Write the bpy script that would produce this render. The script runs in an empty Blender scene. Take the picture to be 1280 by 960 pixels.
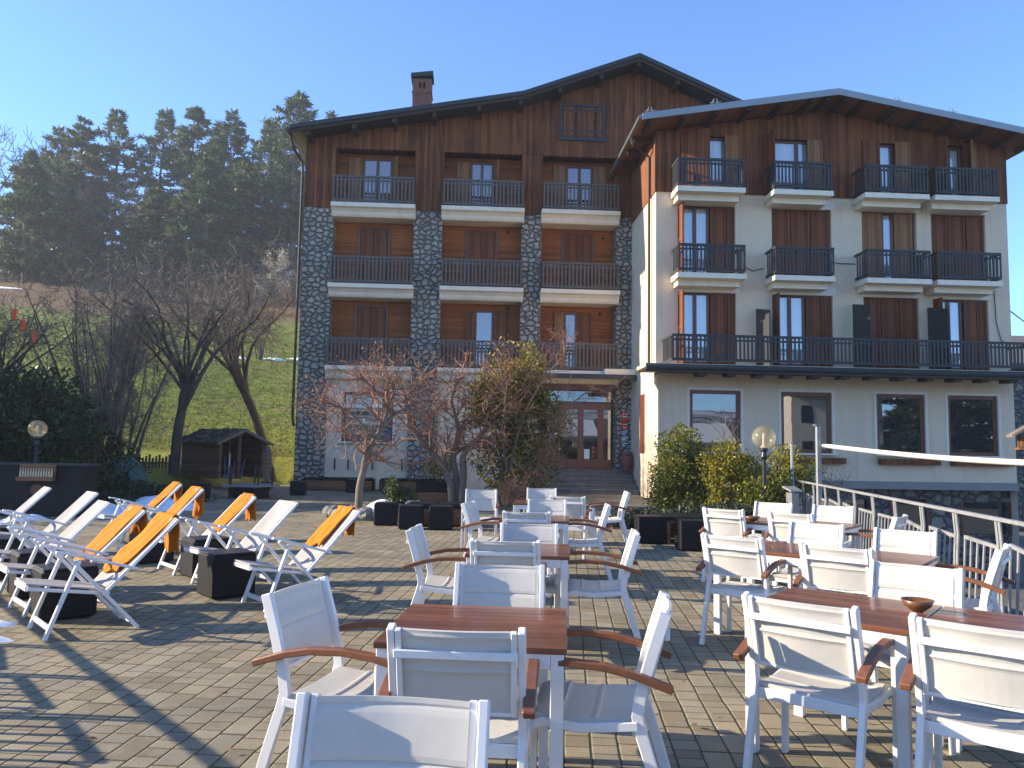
import bpy, bmesh, math, random
from mathutils import Vector, Matrix, noise, Euler
R = math.radians; PI = math.pi; sin = math.sin; cos = math.cos
rng = random.Random(11)
sc = bpy.context.scene
C = sc.collection

# ------------------------------------------------------------------ materials
class NT:
    def __init__(s, name):
        s.m = bpy.data.materials.new(name); s.m.use_nodes = True
        s.t = s.m.node_tree; s.t.nodes.clear()
        s.out = s.t.nodes.new('ShaderNodeOutputMaterial')
    def n(s, typ, ins=None, **at):
        x = s.t.nodes.new('ShaderNode' + typ)
        for k, v in at.items(): setattr(x, k, v)
        for k, v in (ins or {}).items(): s.set(x.inputs[k], v)
        return x
    def set(s, sock, v):
        if isinstance(v, bpy.types.NodeSocket): s.t.links.new(v, sock)
        else:
            if sock.type == 'RGBA' and len(v) == 3: v = (*v, 1)
            sock.default_value = v
    def m_(s, op, a, b=0.0, c=None):
        d = {0: a, 1: b}
        if c is not None: d[2] = c
        return s.n('Math', d, operation=op).outputs[0]
    def obj(s): return s.n('TexCoord').outputs['Object']
    def sep(s, v): return s.n('SeparateXYZ', {0: v}).outputs
    def xyz(s, x, y, z): return s.n('CombineXYZ', {0: x, 1: y, 2: z}).outputs[0]
    def scale(s, v, sx, sy, sz): return s.n('Vector' + 'Math', {0: v, 1: (sx, sy, sz)}, operation='MULTIPLY').outputs[0]
    def noise(s, v, sc_, det=4, rough=.55, dist=0.):
        return s.n('TexNoise', {'Vector': v, 'Scale': sc_, 'Detail': det, 'Roughness': rough, 'Distortion': dist}).outputs['Fac']
    def white(s, x, y=None):
        if y is None: return s.n('TexWhiteNoise', {'W': x}, noise_dimensions='1D').outputs['Value']
        return s.n('TexWhiteNoise', {'Vector': s.xyz(x, y, 0.)}, noise_dimensions='2D').outputs['Value']
    def mix(s, f, a, b, mode='MIX'):
        x = s.n('Mix', data_type='RGBA', blend_type=mode, clamp_factor=True)
        s.set(x.inputs[0], f); s.set(x.inputs[6], a); s.set(x.inputs[7], b)
        return x.outputs[2]
    def ramp(s, f, stops):
        x = s.n('ValToRGB', {0: f}); e = x.color_ramp.elements
        while len(e) < len(stops): e.new(.5)
        for el, (p, c) in zip(e, stops): el.position = p; el.color = (*c, 1)
        return x.outputs[0]
    def mr(s, v, a, b, c=0., d=1.):
        return s.n('MapRange', {0: v, 1: a, 2: b, 3: c, 4: d}).outputs[0]
    def bump(s, h, st=.3, dist=.01, nrm=None):
        d = {'Height': h, 'Strength': st, 'Distance': dist}
        if nrm is not None: d['Normal'] = nrm
        return s.n('Bump', d).outputs[0]
    def pr(s, col, rough=.6, nrm=None, metal=0., spec=.5, coat=0., link=True, **kw):
        d = {'Base Color': col, 'Roughness': rough, 'Metallic': metal, 'Specular IOR Level': spec, 'Coat Weight': coat}
        if nrm is not None: d['Normal'] = nrm
        d.update(kw)
        p = s.n('BsdfPrincipled', d)
        if link: s.t.links.new(p.outputs[0], s.out.inputs[0])
        return p.outputs[0]
    def fin(s, sh): s.t.links.new(sh, s.out.inputs[0]); return s.m

def simple(name, col, rough=.6, var=.15, ns=6., bump=0., bs=60., metal=0., spec=.5, dirt=None):
    t = NT(name); o = t.obj()
    a = tuple(c * (1 - var) for c in col); b = tuple(min(1, c * (1 + var)) for c in col)
    c = t.mix(t.noise(o, ns, 5), a, b)
    if dirt: c = t.mix(t.mr(t.noise(o, ns * .6 + 1, 6, .65), .5, .75), c, dirt)
    nr = t.bump(t.noise(o, bs, 4), bump, .01) if bump else None
    t.pr(c, rough, nr, metal, spec); return t.m

def planks(name, ca, cb, w, across='X', rough=.6, grain=(1, 1), gapd=.25, spec=.4, coat=0., stain=None, gapw=.06):
    t = NT(name); o = t.obj(); x, y, z = t.sep(o)
    q = {'X': x, 'Y': y, 'Z': z}[across]
    f = t.m_('DIVIDE', q, w); idn = t.m_('FLOOR', f); fr = t.m_('FRACT', f)
    rnd = t.white(idn)
    long_ = {'X': (14, 14, .9), 'Y': (.9, 14, 14), 'Z': (.9, .9, 22)}[across] if across != 'Y' else (1.2, 22, 22)
    if across == 'X' and grain == 'y': long_ = (22, 1.2, 22)
    off = t.n('VectorMath', {0: t.scale(o, *long_), 1: t.xyz(t.m_('MULTIPLY', rnd, 37.), t.m_('MULTIPLY', rnd, 91.), 0.)}, operation='ADD').outputs[0]
    g = t.noise(off, 1., 5, .6, .4)
    blot = t.noise(o, .7, 4)
    fac = t.m_('ADD', t.m_('MULTIPLY', rnd, .55), t.m_('MULTIPLY', t.m_('SUBTRACT', g, .30), 1.35))
    fac = t.m_('ADD', fac, t.m_('MULTIPLY', t.m_('SUBTRACT', blot, .5), .7))
    c = t.mix(fac, ca, cb)
    if stain: c = t.mix(t.mr(t.noise(t.scale(o, 3.2, 3.2, .35), 1., 5, .6), .52, .72), c, stain)
    gap = t.mr(t.m_('MINIMUM', fr, t.m_('SUBTRACT', 1., fr)), 0., gapw, 0., 1.)
    c = t.mix(gap, tuple(k * gapd for k in ca), c)
    h = t.m_('ADD', gap, t.m_('MULTIPLY', g, .25))
    t.pr(c, rough, t.bump(h, .45, .01), 0., spec, coat); return t.m

def leaf(name, stops, trans=.35, rough=.5):
    t = NT(name); r = t.n('NewGeometry').outputs['Random Per Island']
    c = t.ramp(r, stops)
    a = t.pr(c, rough, None, 0., .35, link=False)
    b = t.n('BsdfTranslucent', {0: c}).outputs[0]
    return t.fin(t.n('MixShader', {0: trans, 1: a, 2: b}).outputs[0])

M = {}
M['white'] = simple('white_powder_coat', (.69, .685, .67), .38, .04, 5, spec=.5, dirt=(.62, .61, .58))
def fabric(name, col, tr=.18):
    t = NT(name); o = t.obj(); x, y, z = t.sep(o)
    wv = t.m_('MULTIPLY', t.m_('SINE', t.m_('MULTIPLY', x, 1400.)), t.m_('SINE', t.m_('MULTIPLY', t.m_('ADD', y, z), 1400.)))
    rnd = t.n('ObjectInfo').outputs['Random']; o2 = t.n('VectorMath', {0: o, 1: t.xyz(t.m_('MULTIPLY', rnd, 40.), t.m_('MULTIPLY', rnd, 17.), 0.)}, operation='ADD').outputs[0]
    c = t.mix(t.noise(o2, 6, 5, .6), tuple(k * .84 for k in col), col)
    c = t.mix(t.mr(t.noise(o2, 3.5, 6, .7), .55, .8, 0., .35), c, tuple(k * q for k, q in zip(col, (.70, .64, .55))))
    c = t.mix(t.m_('MULTIPLY', rnd, .10), c, tuple(k * .6 for k in col))
    nr = t.bump(t.m_('ADD', t.m_('MULTIPLY', wv, .12), t.m_('MULTIPLY', t.noise(o2, 7, 4), 1.3)), .35, .02)
    a = t.pr(c, .8, nr, 0., .2, link=False); b = t.n('BsdfTranslucent', {0: c}).outputs[0]
    return t.fin(t.n('MixShader', {0: tr, 1: a, 2: b}).outputs[0])
M['sling'] = fabric('sling_fabric', (.70, .675, .62))
M['deck_sling'] = fabric('deck_sling', (.50, .465, .435), .12)
M['towel'] = fabric('orange_terry', (.68, .225, .012), .12)
M['teak'] = planks('teak', (.085, .031, .017), (.27, .102, .048), .1616, 'Y', .34, spec=.5, coat=.25, gapw=.03)
M['teak_arm'] = simple('teak_arm', (.175, .066, .028), .4, .35, 24, .1, 80)
M['wicker'] = simple('black_wicker', (.0065, .007, .009), .5, .3, 30, .35, 160, spec=.22)
M['black_metal'] = simple('black_metal', (.008, .0085, .010), .45, .2, 8)
def plastermat():
    t = NT('rough_plaster'); o = t.obj()
    c = t.mix(t.noise(o, 1.1, 5, .6), (.66, .52, .365), (.78, .63, .455))
    c = t.mix(t.mr(t.noise(t.scale(o, 2.6, 2.6, .22), 1., 5, .65), .54, .78, 0., .55), c, (.46, .385, .30))
    c = t.mix(t.mr(t.noise(o, 26, 4, .7), .5, .8, 0., .35), c, (.50, .42, .33))
    h = t.m_('ADD', t.noise(o, 6, 4, .65), t.m_('MULTIPLY', t.noise(o, 30, 3, .7), .35))
    t.pr(c, .92, t.bump(h, .9, .035), 0., .1); return t.m
M['plaster'] = plastermat()
M['slab'] = simple('painted_slab', (.80, .70, .54), .75, .08, 2.0, .15, 40, dirt=(.66, .59, .47))
M['trim_white'] = simple('white_trim', (.72, .65, .56), .7, .05, 4)
M['wood_v'] = planks('dark_cladding', (.065, .022, .011), (.28, .096, .034), .11, 'X', .65, spec=.15, stain=(.042, .020, .012))
M['wood_side'] = planks('side_cladding', (.10, .035, .014), (.26, .09, .03), .11, 'Y', .55)
M['wood_h'] = planks('recess_boards', (.13, .034, .009), (.42, .120, .024), .13, 'Z', .6, spec=.2)
M['soffit'] = planks('soffit_boards', (.14, .05, .02), (.30, .11, .04), .14, 'X', .6, grain='y')
M['shutter_pale'] = planks('bleached_shutter', (.15, .065, .028), (.36, .17, .065), .115, 'X', .6, spec=.2)
M['shutter_dark'] = planks('dark_shutter', (.075, .023, .010), (.26, .080, .028), .115, 'X', .6, spec=.2)
M['frame'] = simple('window_frame', (.13, .038, .017), .4, .25, 5)
M['door_wood'] = simple('door_wood', (.17, .045, .018), .35, .25, 5)
M['rail_grey'] = simple('weathered_rail', (.105, .095, .085), .7, .35, 6, .2, 50)
M['rail_dark'] = simple('dark_rail', (.030, .031, .033), .6, .3, 6, .2, 50)
M['roof_dark'] = simple('dark_sheet_roof', (.018, .024, .026), .5, .2, 3)
M['fascia'] = simple('zinc_fascia', (.26, .285, .30), .45, .1, 3, metal=.3)
M['beam'] = simple('roof_beam', (.035, .018, .012), .7, .3, 5)
M['zinc'] = simple('grey_zinc', (.20, .21, .22), .45, .15, 5, metal=.5)
M['galv'] = simple('galvanised', (.30, .305, .30), .5, .2, 9, .1, 60, metal=.25, dirt=(.17, .17, .165))
M['curtain'] = simple('curtain', (.88, .87, .86), .9, .06, 12)
M['dark'] = simple('dark_interior', (.012, .012, .014), .9, .1, 3)
M['brick'] = None
M['snow'] = simple('snow', (.82, .85, .90), .6, .05, 6, .5, 20)
M['rock'] = simple('rock', (.25, .23, .20), .9, .35, 5, .9, 9, dirt=(.10, .11, .06))
M['bark'] = simple('bark', (.115, .085, .062), .9, .4, 6, .9, 25)
M['bark_pale'] = simple('bark_pale', (.165, .125, .092), .9, .4, 7, .9, 25)
M['bark_dark'] = simple('bark_dark', (.075, .060, .048), .9, .4, 4, .8, 20)
M['twig'] = simple('twig', (.165, .135, .108), .85, .35, 5)
M['twig_far'] = simple('far_twig', (.12, .098, .078), .9, .35, 1)
M['twig_red'] = simple('twig_red', (.27, .13, .075), .8, .35, 5)
M['planter_wood'] = planks('planter_boards', (.10, .04, .016), (.27, .115, .045), .09, 'Z', .6)
M['shed_wood'] = planks('shed_boards', (.05, .022, .012), (.19, .085, .04), .12, 'Z', .7)
M['shed_roof'] = simple('mossy_shingle', (.060, .052, .040), .9, .5, 4, .8, 12, dirt=(.11, .10, .045))
M['tarp'] = simple('green_tarp', (.012, .085, .075), .5, .2, 6, .6, 5)
M['red'] = simple('red_paint', (.55, .02, .02), .5, .1, 5)
M['redcloth'] = simple('red_cloth', (.85, .09, .03), .7, .1, 5)
M['blue'] = simple('blue_paint', (.03, .10, .25), .5, .1, 5)
M['paper'] = simple('paper', (.75, .76, .74), .7, .03, 5)
M['bottle'] = simple('amber_bottle', (.60, .46, .27), .25, .3, 3)
M['terracotta'] = simple('terracotta', (.16, .06, .04), .7, .2, 6)
M['stone_step'] = simple('stone_step', (.13, .135, .13), .85, .3, 4, .6, 22, dirt=(.20, .20, .19))
M['bowl'] = simple('olive_wood', (.13, .055, .022), .35, .5, 14)
M['retain'] = simple('concrete', (.22, .215, .20), .9, .15, 3, .4, 20)

def glass(name, base=(.01, .012, .014), tr=.75):
    t = NT(name); fr = t.n('Fresnel', {'IOR': 1.5}).outputs[0]
    wob = t.bump(t.noise(t.obj(), 1.3, 2), .03, .02)
    g = t.n('BsdfGlossy', {'Color': (1, 1, 1), 'Roughness': .01, 'Normal': wob}).outputs[0]
    x = t.n('BsdfTransparent', {0: (tr, tr * 1.02, tr * 1.04, 1)}).outputs[0]
    return t.fin(t.n('MixShader', {0: t.m_('ADD', t.m_('MULTIPLY', fr, 1.3), .20), 1: x, 2: g}).outputs[0])
M['pane'] = glass('clear_pane', tr=.9)
def globemat():
    t = NT('smoked_globe'); fr = t.n('Fresnel', {'IOR': 1.45}).outputs[0]
    x = t.n('BsdfTransparent', {0: (.95, .90, .76, 1)}).outputs[0]; d = t.n('BsdfTranslucent', {0: (.80, .68, .42, 1)}).outputs[0]; d2 = t.n('BsdfDiffuse', {0: (.70, .60, .40, 1)}).outputs[0]
    a = t.n('MixShader', {0: .5, 1: d, 2: d2}).outputs[0]; b = t.n('MixShader', {0: .22, 1: x, 2: a}).outputs[0]
    g = t.n('BsdfGlossy', {'Color': (1, 1, 1), 'Roughness': .06}).outputs[0]
    return t.fin(t.n('MixShader', {0: t.m_('MULTIPLY', t.m_('MINIMUM', fr, .3), .8), 1: b, 2: g}).outputs[0])
M['globe'] = globemat()
def darkglass():
    t = NT('dark_glass'); o = t.obj()
    fr = t.n('Fresnel', {'IOR': 1.6}).outputs[0]
    wob = t.bump(t.noise(o, .9, 2), .05, .02)
    g = t.n('BsdfGlossy', {'Color': (.9, .95, 1), 'Roughness': .012, 'Normal': wob}).outputs[0]
    d = t.n('BsdfDiffuse', {'Color': (.012, .016, .018, 1)}).outputs[0]
    return t.fin(t.n('MixShader', {0: t.m_('ADD', t.m_('MULTIPLY', fr, 1.2), .12), 1: d, 2: g}).outputs[0])
M['darkglass'] = darkglass()

def brickmat():
    t = NT('red_brick'); o = t.obj(); x, y, z = t.sep(o)
    b = t.n('TexBrick', {'Vector': t.xyz(t.m_('ADD', x, y), z, 0.), 'Color1': (.26, .075, .045, 1), 'Color2': (.17, .05, .035, 1), 'Mortar': (.16, .12, .10, 1),
            'Scale': 1., 'Mortar Size': .008, 'Brick Width': .24, 'Row Height': .075})
    t.pr(b.outputs[0], .85, t.bump(b.outputs[1], -.4, .01)); return t.m
M['brick'] = brickmat()

def stonemat(name='rubble_stone', sc_=4.5, a=(.34, .31, .26), b=(.57, .52, .43), mortar=(.095, .090, .084)):
    t = NT(name); o = t.obj()
    w = t.n('VectorMath', {0: o, 1: t.n('VectorMath', {0: t.n('TexNoise', {'Vector': o, 'Scale': 2.2, 'Detail': 3}).outputs['Color'], 1: (.22, .22, .22)}, operation='MULTIPLY').outputs[0]}, operation='ADD').outputs[0]
    w = t.scale(w, .9, .9, 1.15)
    e = t.n('TexVoronoi', {'Vector': w, 'Scale': sc_, 'Randomness': .85}, feature='DISTANCE_TO_EDGE').outputs['Distance']
    v = t.n('TexVoronoi', {'Vector': w, 'Scale': sc_, 'Randomness': .85}).outputs['Color']
    r = t.sep(v)[0]
    c = t.mix(r, a, b)
    c = t.mix(t.mr(t.noise(o, 11, 5, .65), .35, .7), c, tuple(k * .72 for k in a), 'MIX')
    c = t.mix(t.mr(r, .8, .95, 0., .5), c, (.33, .29, .22))
    jn = t.m_('ADD', e, t.m_('MULTIPLY', t.m_('SUBTRACT', t.noise(o, 18, 3), .5), .05))
    k = t.mr(jn, .035, .070)
    c = t.mix(k, mortar, c)
    h = t.m_('ADD', t.mr(jn, .02, .2), t.m_('MULTIPLY', t.noise(o, 14, 5), .35))
    t.pr(c, .9, t.bump(h, 1., .11), 0., .2); return t.m
M['stone'] = stonemat()
M['stone_low'] = stonemat('basement_stone', 2.6, (.16, .155, .14), (.28, .265, .235), (.06, .06, .06))

def pavers():
    t = NT('concrete_pavers'); o = t.obj()
    ro = t.n('VectorRotate', {'Vector': o, 'Angle': R(4.2)}, rotation_type='Z_AXIS').outputs[0]
    x, y, z = t.sep(ro)
    wx = t.m_('ADD', x, t.m_('MULTIPLY', t.m_('SUBTRACT', t.noise(ro, 2.2, 2), .5), .022))
    W = .142
    fx = t.m_('DIVIDE', wx, W); ix = t.m_('FLOOR', fx); gx = t.m_('FRACT', fx)
    L = t.m_('ADD', .150, t.m_('MULTIPLY', t.white(ix, 3.3), .05))
    yy = t.m_('ADD', y, t.m_('MULTIPLY', t.white(ix, 7.7), 2.))
    yy = t.m_('ADD', yy, t.m_('MULTIPLY', t.m_('SINE', t.m_('ADD', t.m_('MULTIPLY', yy, 5.3), t.m_('MULTIPLY', ix, 2.1))), .085))
    fy = t.m_('DIVIDE', yy, L); iy = t.m_('FLOOR', fy); gy = t.m_('FRACT', fy)
    dx = t.m_('MULTIPLY', t.m_('MINIMUM', gx, t.m_('SUBTRACT', 1., gx)), W)
    dy = t.m_('MULTIPLY', t.m_('MINIMUM', gy, t.m_('SUBTRACT', 1., gy)), L)
    d = t.n('Math', {0: dx, 1: dy, 2: .012}, operation='SMOOTH_MIN').outputs[0]
    d = t.m_('ADD', d, t.m_('MULTIPLY', t.m_('SUBTRACT', t.noise(ro, 55, 4), .5), .008))
    r1 = t.white(ix, iy); r2 = t.white(t.m_('ADD', ix, 51.5), iy)
    c = t.ramp(r1, [(0, (.22, .178, .112)), (.3, (.315, .256, .162)), (.7, (.40, .33, .215)), (1, (.30, .268, .20))])
    c = t.mix(t.mr(r2, .8, 1., 0., .35), c, (.26, .175, .125))
    c = t.mix(t.mr(t.noise(ro, 150, 3, .7), .42, .68), c, (.12, .10, .07))
    c = t.mix(t.mr(t.noise(ro, .8, 5, .6), .42, .68, 0., .65), c, (.135, .122, .088))
    c = t.mix(t.mr(t.noise(ro, 6, 5, .6), .52, .8, 0., .5), c, (.33, .30, .24))
    moss = t.mix(t.mr(t.noise(ro, 1.1, 4), .42, .58), (.042, .036, .026), (.060, .066, .020))
    j = t.mr(d, .002, .007)
    c = t.mix(j, moss, c)
    h = t.m_('ADD', t.mr(d, .0, .010), t.m_('MULTIPLY', t.noise(ro, 120, 4, .7), .30))
    h = t.m_('ADD', h, t.m_('MULTIPLY', r2, .3))
    t.pr(c, .85, t.bump(h, .55, .012), 0., .25); return t.m
M['pavers'] = pavers()

def terrainmat():
    t = NT('meadow_ground'); o = t.obj(); x, y, z = t.sep(o)
    n1 = t.noise(o, .09, 5, .6); n2 = t.noise(o, .7, 6, .65); n3 = t.noise(o, 4., 5, .7)
    g = t.ramp(n2, [(.25, (.085, .105, .018)), (.5, (.185, .225, .036)), (.75, (.275, .290, .075))])
    g = t.mix(t.mr(n3, .45, .75, 0., .6), g, (.15, .12, .055))
    g = t.mix(t.mr(t.noise(o, .35, 6, .7), .52, .66, 0., .75), g, t.ramp(n3, [(.3, (.12, .095, .045)), (.7, (.26, .215, .10))]))
    br = t.ramp(n3, [(.3, (.10, .065, .035)), (.7, (.23, .150, .080))])
    k = t.m_('ADD', t.mr(y, 70., 92.), t.m_('MULTIPLY', t.m_('SUBTRACT', n1, .5), 1.6))
    c = t.mix(t.mr(k, .35, .65), g, br)
    far = t.mr(t.m_('ABSOLUTE', y), 140., 230.)
    rockc = t.mix(t.mr(t.noise(o, .03, 6, .7), .45, .6), (.045, .05, .035), (.70, .73, .78))
    c = t.mix(t.mr(z, -1.2, -2.0), c, t.mix(n3, (.10, .098, .09), (.20, .19, .175)))
    back = t.mr(y, -40., -110.)
    c = t.mix(back, c, rockc)
    t.pr(c, .95, t.bump(t.m_('ADD', t.m_('MULTIPLY', n2, 1.), t.m_('MULTIPLY', n3, .5)), .9, .25), 0., .1); return t.m
M['terrain'] = terrainmat()

def streak_roof(): 
    return simple('shingle', (.13, .115, .10), .85, .3, 3, .5, 9)
M['tile'] = streak_roof()

M['pine'] = leaf('pine_needles', [(0, (.035, .055, .026)), (.5, (.070, .100, .045)), (.85, (.115, .140, .062)), (1, (.19, .20, .10))], .38)
M['laurel'] = leaf('laurel', [(0, (.010, .022, .010)), (.6, (.022, .042, .014)), (.9, (.05, .075, .022)), (1, (.12, .13, .05))], .25, .35)
M['ivy'] = leaf('shrub_dark', [(0, (.040, .052, .010)), (.35, (.10, .115, .016)), (.6, (.22, .21, .026)), (.82, (.44, .34, .035)), (1, (.62, .42, .05))], .5)
M['goldbush'] = leaf('shrub_gold', [(0, (.06, .075, .010)), (.35, (.18, .185, .018)), (.7, (.36, .31, .03)), (.92, (.52, .38, .045)), (1, (.55, .30, .08))], .4)
M['greenbush'] = leaf('shrub_green', [(0, (.030, .046, .008)), (.4, (.090, .115, .014)), (.8, (.21, .21, .026)), (1, (.40, .34, .06))], .35)
M['juniper'] = leaf('juniper', [(0, (.012, .02, .012)), (.7, (.03, .042, .024)), (1, (.07, .08, .045))], .15)
M['conelet'] = leaf('small_conifer', [(0, (.03, .05, .012)), (.6, (.07, .095, .02)), (1, (.14, .15, .04))], .2)
M['dryleaf'] = leaf('dry_leaves', [(0, (.20, .10, .065)), (.5, (.40, .22, .14)), (1, (.62, .42, .30))], .4)
M['seedhead'] = leaf('pale_seedheads', [(0, (.22, .18, .13)), (1, (.55, .48, .38))], .3)
M['larch'] = leaf('larch_needles', [(0, (.14, .08, .04)), (1, (.30, .19, .11))], .3)
M['grassblade'] = leaf('grass_blades', [(0, (.075, .10, .02)), (.5, (.14, .18, .035)), (1, (.24, .23, .07))], .4)

# ------------------------------------------------------------------ mesh builder
class MB:
    def __init__(s, o=(0, 0, 0)):
        s.v = []; s.f = []; s.mi = []; s.cm = 0; s.o = Vector(o); s.seen = []
    def add(s, vs, fs):
        k = len(s.v); s.v += [tuple(Vector(p) - s.o) for p in vs]
        for f in fs: s.f.append(tuple(k + i for i in f)); s.mi.append(s.cm)
    def box(s, x0, y0, z0, x1, y1, z1):
        if x1 < x0: x0, x1 = x1, x0
        if y1 < y0: y0, y1 = y1, y0
        if z1 < z0: z0, z1 = z1, z0
        s.add([(x0, y0, z0), (x1, y0, z0), (x1, y1, z0), (x0, y1, z0), (x0, y0, z1), (x1, y0, z1), (x1, y1, z1), (x0, y1, z1)],
              [(0, 3, 2, 1), (4, 5, 6, 7), (0, 1, 5, 4), (1, 2, 6, 5), (2, 3, 7, 6), (3, 0, 4, 7)])
    def bar(s, p0, p1, w, h, up=(0, 0, 1)):
        p0, p1 = Vector(p0), Vector(p1); d = (p1 - p0).normalized(); up = Vector(up)
        if abs(d.dot(up)) > .98: up = Vector((0, 1, 0))
        r = d.cross(up).normalized(); u = r.cross(d)
        vs = [p + r * (a * w / 2) + u * (b * h / 2) for p in (p0, p1) for a, b in ((-1, -1), (1, -1), (1, 1), (-1, 1))]
        s.add(vs, [(0, 1, 2, 3), (7, 6, 5, 4), (0, 4, 5, 1), (1, 5, 6, 2), (2, 6, 7, 3), (3, 7, 4, 0)])
    def sweep(s, pts, w, h, side=(1, 0, 0)):
        """rectangular section swept along a path in the plane perpendicular to side; w along side, h in the plane"""
        pts = [Vector(p) for p in pts]; side = Vector(side).normalized(); vs = []; n = len(pts)
        for i, p in enumerate(pts):
            t = (pts[min(i + 1, n - 1)] - pts[max(i - 1, 0)]).normalized(); u = side.cross(t).normalized()
            vs += [p - side * w / 2 - u * h / 2, p + side * w / 2 - u * h / 2, p + side * w / 2 + u * h / 2, p - side * w / 2 + u * h / 2]
        fs = [(3, 2, 1, 0), tuple(4 * (n - 1) + i for i in range(4))]
        for i in range(n - 1):
            for j in range(4):
                a, b = 4 * i + j, 4 * i + (j + 1) % 4; fs.append((a, b, b + 4, a + 4))
        s.add(vs, fs)
    def tube(s, pts, rs, n=6, cap=True):
        pts = [Vector(p) for p in pts]; m = len(pts); vs = []
        if not hasattr(rs, '__len__'): rs = [rs] * m
        ref = None
        for i, p in enumerate(pts):
            t = (pts[min(i + 1, m - 1)] - pts[max(i - 1, 0)])
            t = t.normalized() if t.length > 1e-9 else Vector((0, 0, 1))
            if ref is None: ref = Vector((0, 0, 1)) if abs(t.z) < .9 else Vector((1, 0, 0))
            r = t.cross(ref)
            if r.length < 1e-4: r = t.cross(Vector((.3, 1, .2)))
            r.normalize(); u = r.cross(t); ref = u
            for k in range(n):
                a = 2 * PI * k / n; vs.append(p + (r * cos(a) + u * sin(a)) * rs[i])
        fs = []
        for i in range(m - 1):
            for k in range(n):
                a, b = i * n + k, i * n + (k + 1) % n; fs.append((a, b, b + n, a + n))
        if cap: fs += [tuple(range(n))[::-1], tuple((m - 1) * n + k for k in range(n))]
        s.add(vs, fs)
    def lathe(s, prof, n=16, c=(0, 0, 0)):
        vs = []; m = len(prof)
        for r, z in prof:
            for k in range(n): a = 2 * PI * k / n; vs.append((c[0] + r * cos(a), c[1] + r * sin(a), c[2] + z))
        fs = [(i * n + k, i * n + (k + 1) % n, (i + 1) * n + (k + 1) % n, (i + 1) * n + k) for i in range(m - 1) for k in range(n)]
        fs += [tuple(range(n))[::-1], tuple((m - 1) * n + k for k in range(n))]
        s.add(vs, fs)
    def prism(s, poly, y0, y1):
        """polygon in x,z extruded along y"""
        n = len(poly); vs = [(x, y0, z) for x, z in poly] + [(x, y1, z) for x, z in poly]
        s.add(vs, [tuple(range(n)), tuple(range(2 * n - 1, n - 1, -1))] + [(i, i + n, (i + 1) % n + n, (i + 1) % n) for i in range(n)])
    def xprism(s, poly, x0, x1):
        n = len(poly); vs = [(x0, y, z) for y, z in poly] + [(x1, y, z) for y, z in poly]
        s.add(vs, [tuple(range(n))[::-1], tuple(range(n, 2 * n))] + [(i, (i + 1) % n, (i + 1) % n + n, i + n) for i in range(n)])
    def grid(s, fn, nu, nv, thick=0.):
        """fn(a,b)->point for a,b in 0..1; thick gives a closed slab along the local normal"""
        P = [[Vector(fn(i / nu, j / nv)) for j in range(nv + 1)] for i in range(nu + 1)]
        W = nv + 1; vs = [p for r in P for p in r]; fs = []
        for i in range(nu):
            for j in range(nv): a = i * W + j; fs.append((a, a + W, a + W + 1, a + 1))
        if thick:
            k = len(vs)
            for i in range(nu + 1):
                for j in range(nv + 1):
                    du = P[min(i + 1, nu)][j] - P[max(i - 1, 0)][j]; dv = P[i][min(j + 1, nv)] - P[i][max(j - 1, 0)]
                    vs.append(P[i][j] - du.cross(dv).normalized() * thick)
            fs += [tuple(q + k for q in f[::-1]) for f in list(fs)]
            for i in range(nu):
                a = i * W; fs.append((a, a + k, a + W + k, a + W)); a = i * W + nv; fs.append((a, a + W, a + W + k, a + k))
            for j in range(nv):
                fs.append((j, j + 1, j + 1 + k, j + k)); a = nu * W + j; fs.append((a, a + k, a + 1 + k, a + 1))
        s.add(vs, fs)
    def card(s, p, d, up, l, w):
        """pointed leaf"""
        d = Vector(d); r = d.cross(Vector(up))
        if r.length < 1e-5: r = Vector((1, 0, 0))
        r = r.normalized() * (w / 2); p = Vector(p); d = d.normalized() * l
        s.add([p, p + d * .5 + r, p + d, p + d * .5 - r], [(0, 1, 2, 3)])
    def build(s, name, mats, parent=None, bevel=0., smooth=False, loc=None):
        me = bpy.data.meshes.new(name); me.from_pydata(s.v, [], s.f)
        if not isinstance(mats, (list, tuple)): mats = [mats]
        for m in mats: me.materials.append(m)
        if len(mats) > 1: me.polygons.foreach_set('material_index', s.mi)
        if bevel:
            bm = bmesh.new(); bm.from_mesh(me)
            es = [e for e in bm.edges if len(e.link_faces) == 2 and e.calc_face_angle(0) > .6]
            bmesh.ops.bevel(bm, geom=es, offset=bevel, segments=1, affect='EDGES', clamp_overlap=True)
            bm.to_mesh(me); bm.free()
        if smooth: me.polygons.foreach_set('use_smooth', [True] * len(me.polygons))
        me.update()
        o = bpy.data.objects.new(name, me); C.objects.link(o)
        if parent: o.parent = parent
        if loc: o.location = loc
        return o

def thing(name, label, cat, loc=(0, 0, 0), rotz=0., group=None):
    o = bpy.data.objects.new(name, None); C.objects.link(o); o.empty_display_size = .2
    o.location = loc; o.rotation_euler = (0, 0, rotz); o['label'] = label; o['category'] = cat
    if group: o['group'] = group
    return o
def tag(o, label, cat, group=None):
    o['label'] = label; o['category'] = cat
    if group: o['group'] = group
    return o
def struct(o, kind='structure'): o['kind'] = kind; return o
def dup(root, loc, rotz, label, group=None, scale=None):
    r = root.copy(); C.objects.link(r); r.location = loc; r.rotation_euler = (0, 0, rotz); r['label'] = label
    if group: r['group'] = group
    if scale: r.scale = scale
    for ch in list(root.children):
        c = ch.copy(); C.objects.link(c); c.parent = r
        for g in list(ch.children):
            d = g.copy(); C.objects.link(d); d.parent = c
    return r

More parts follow.
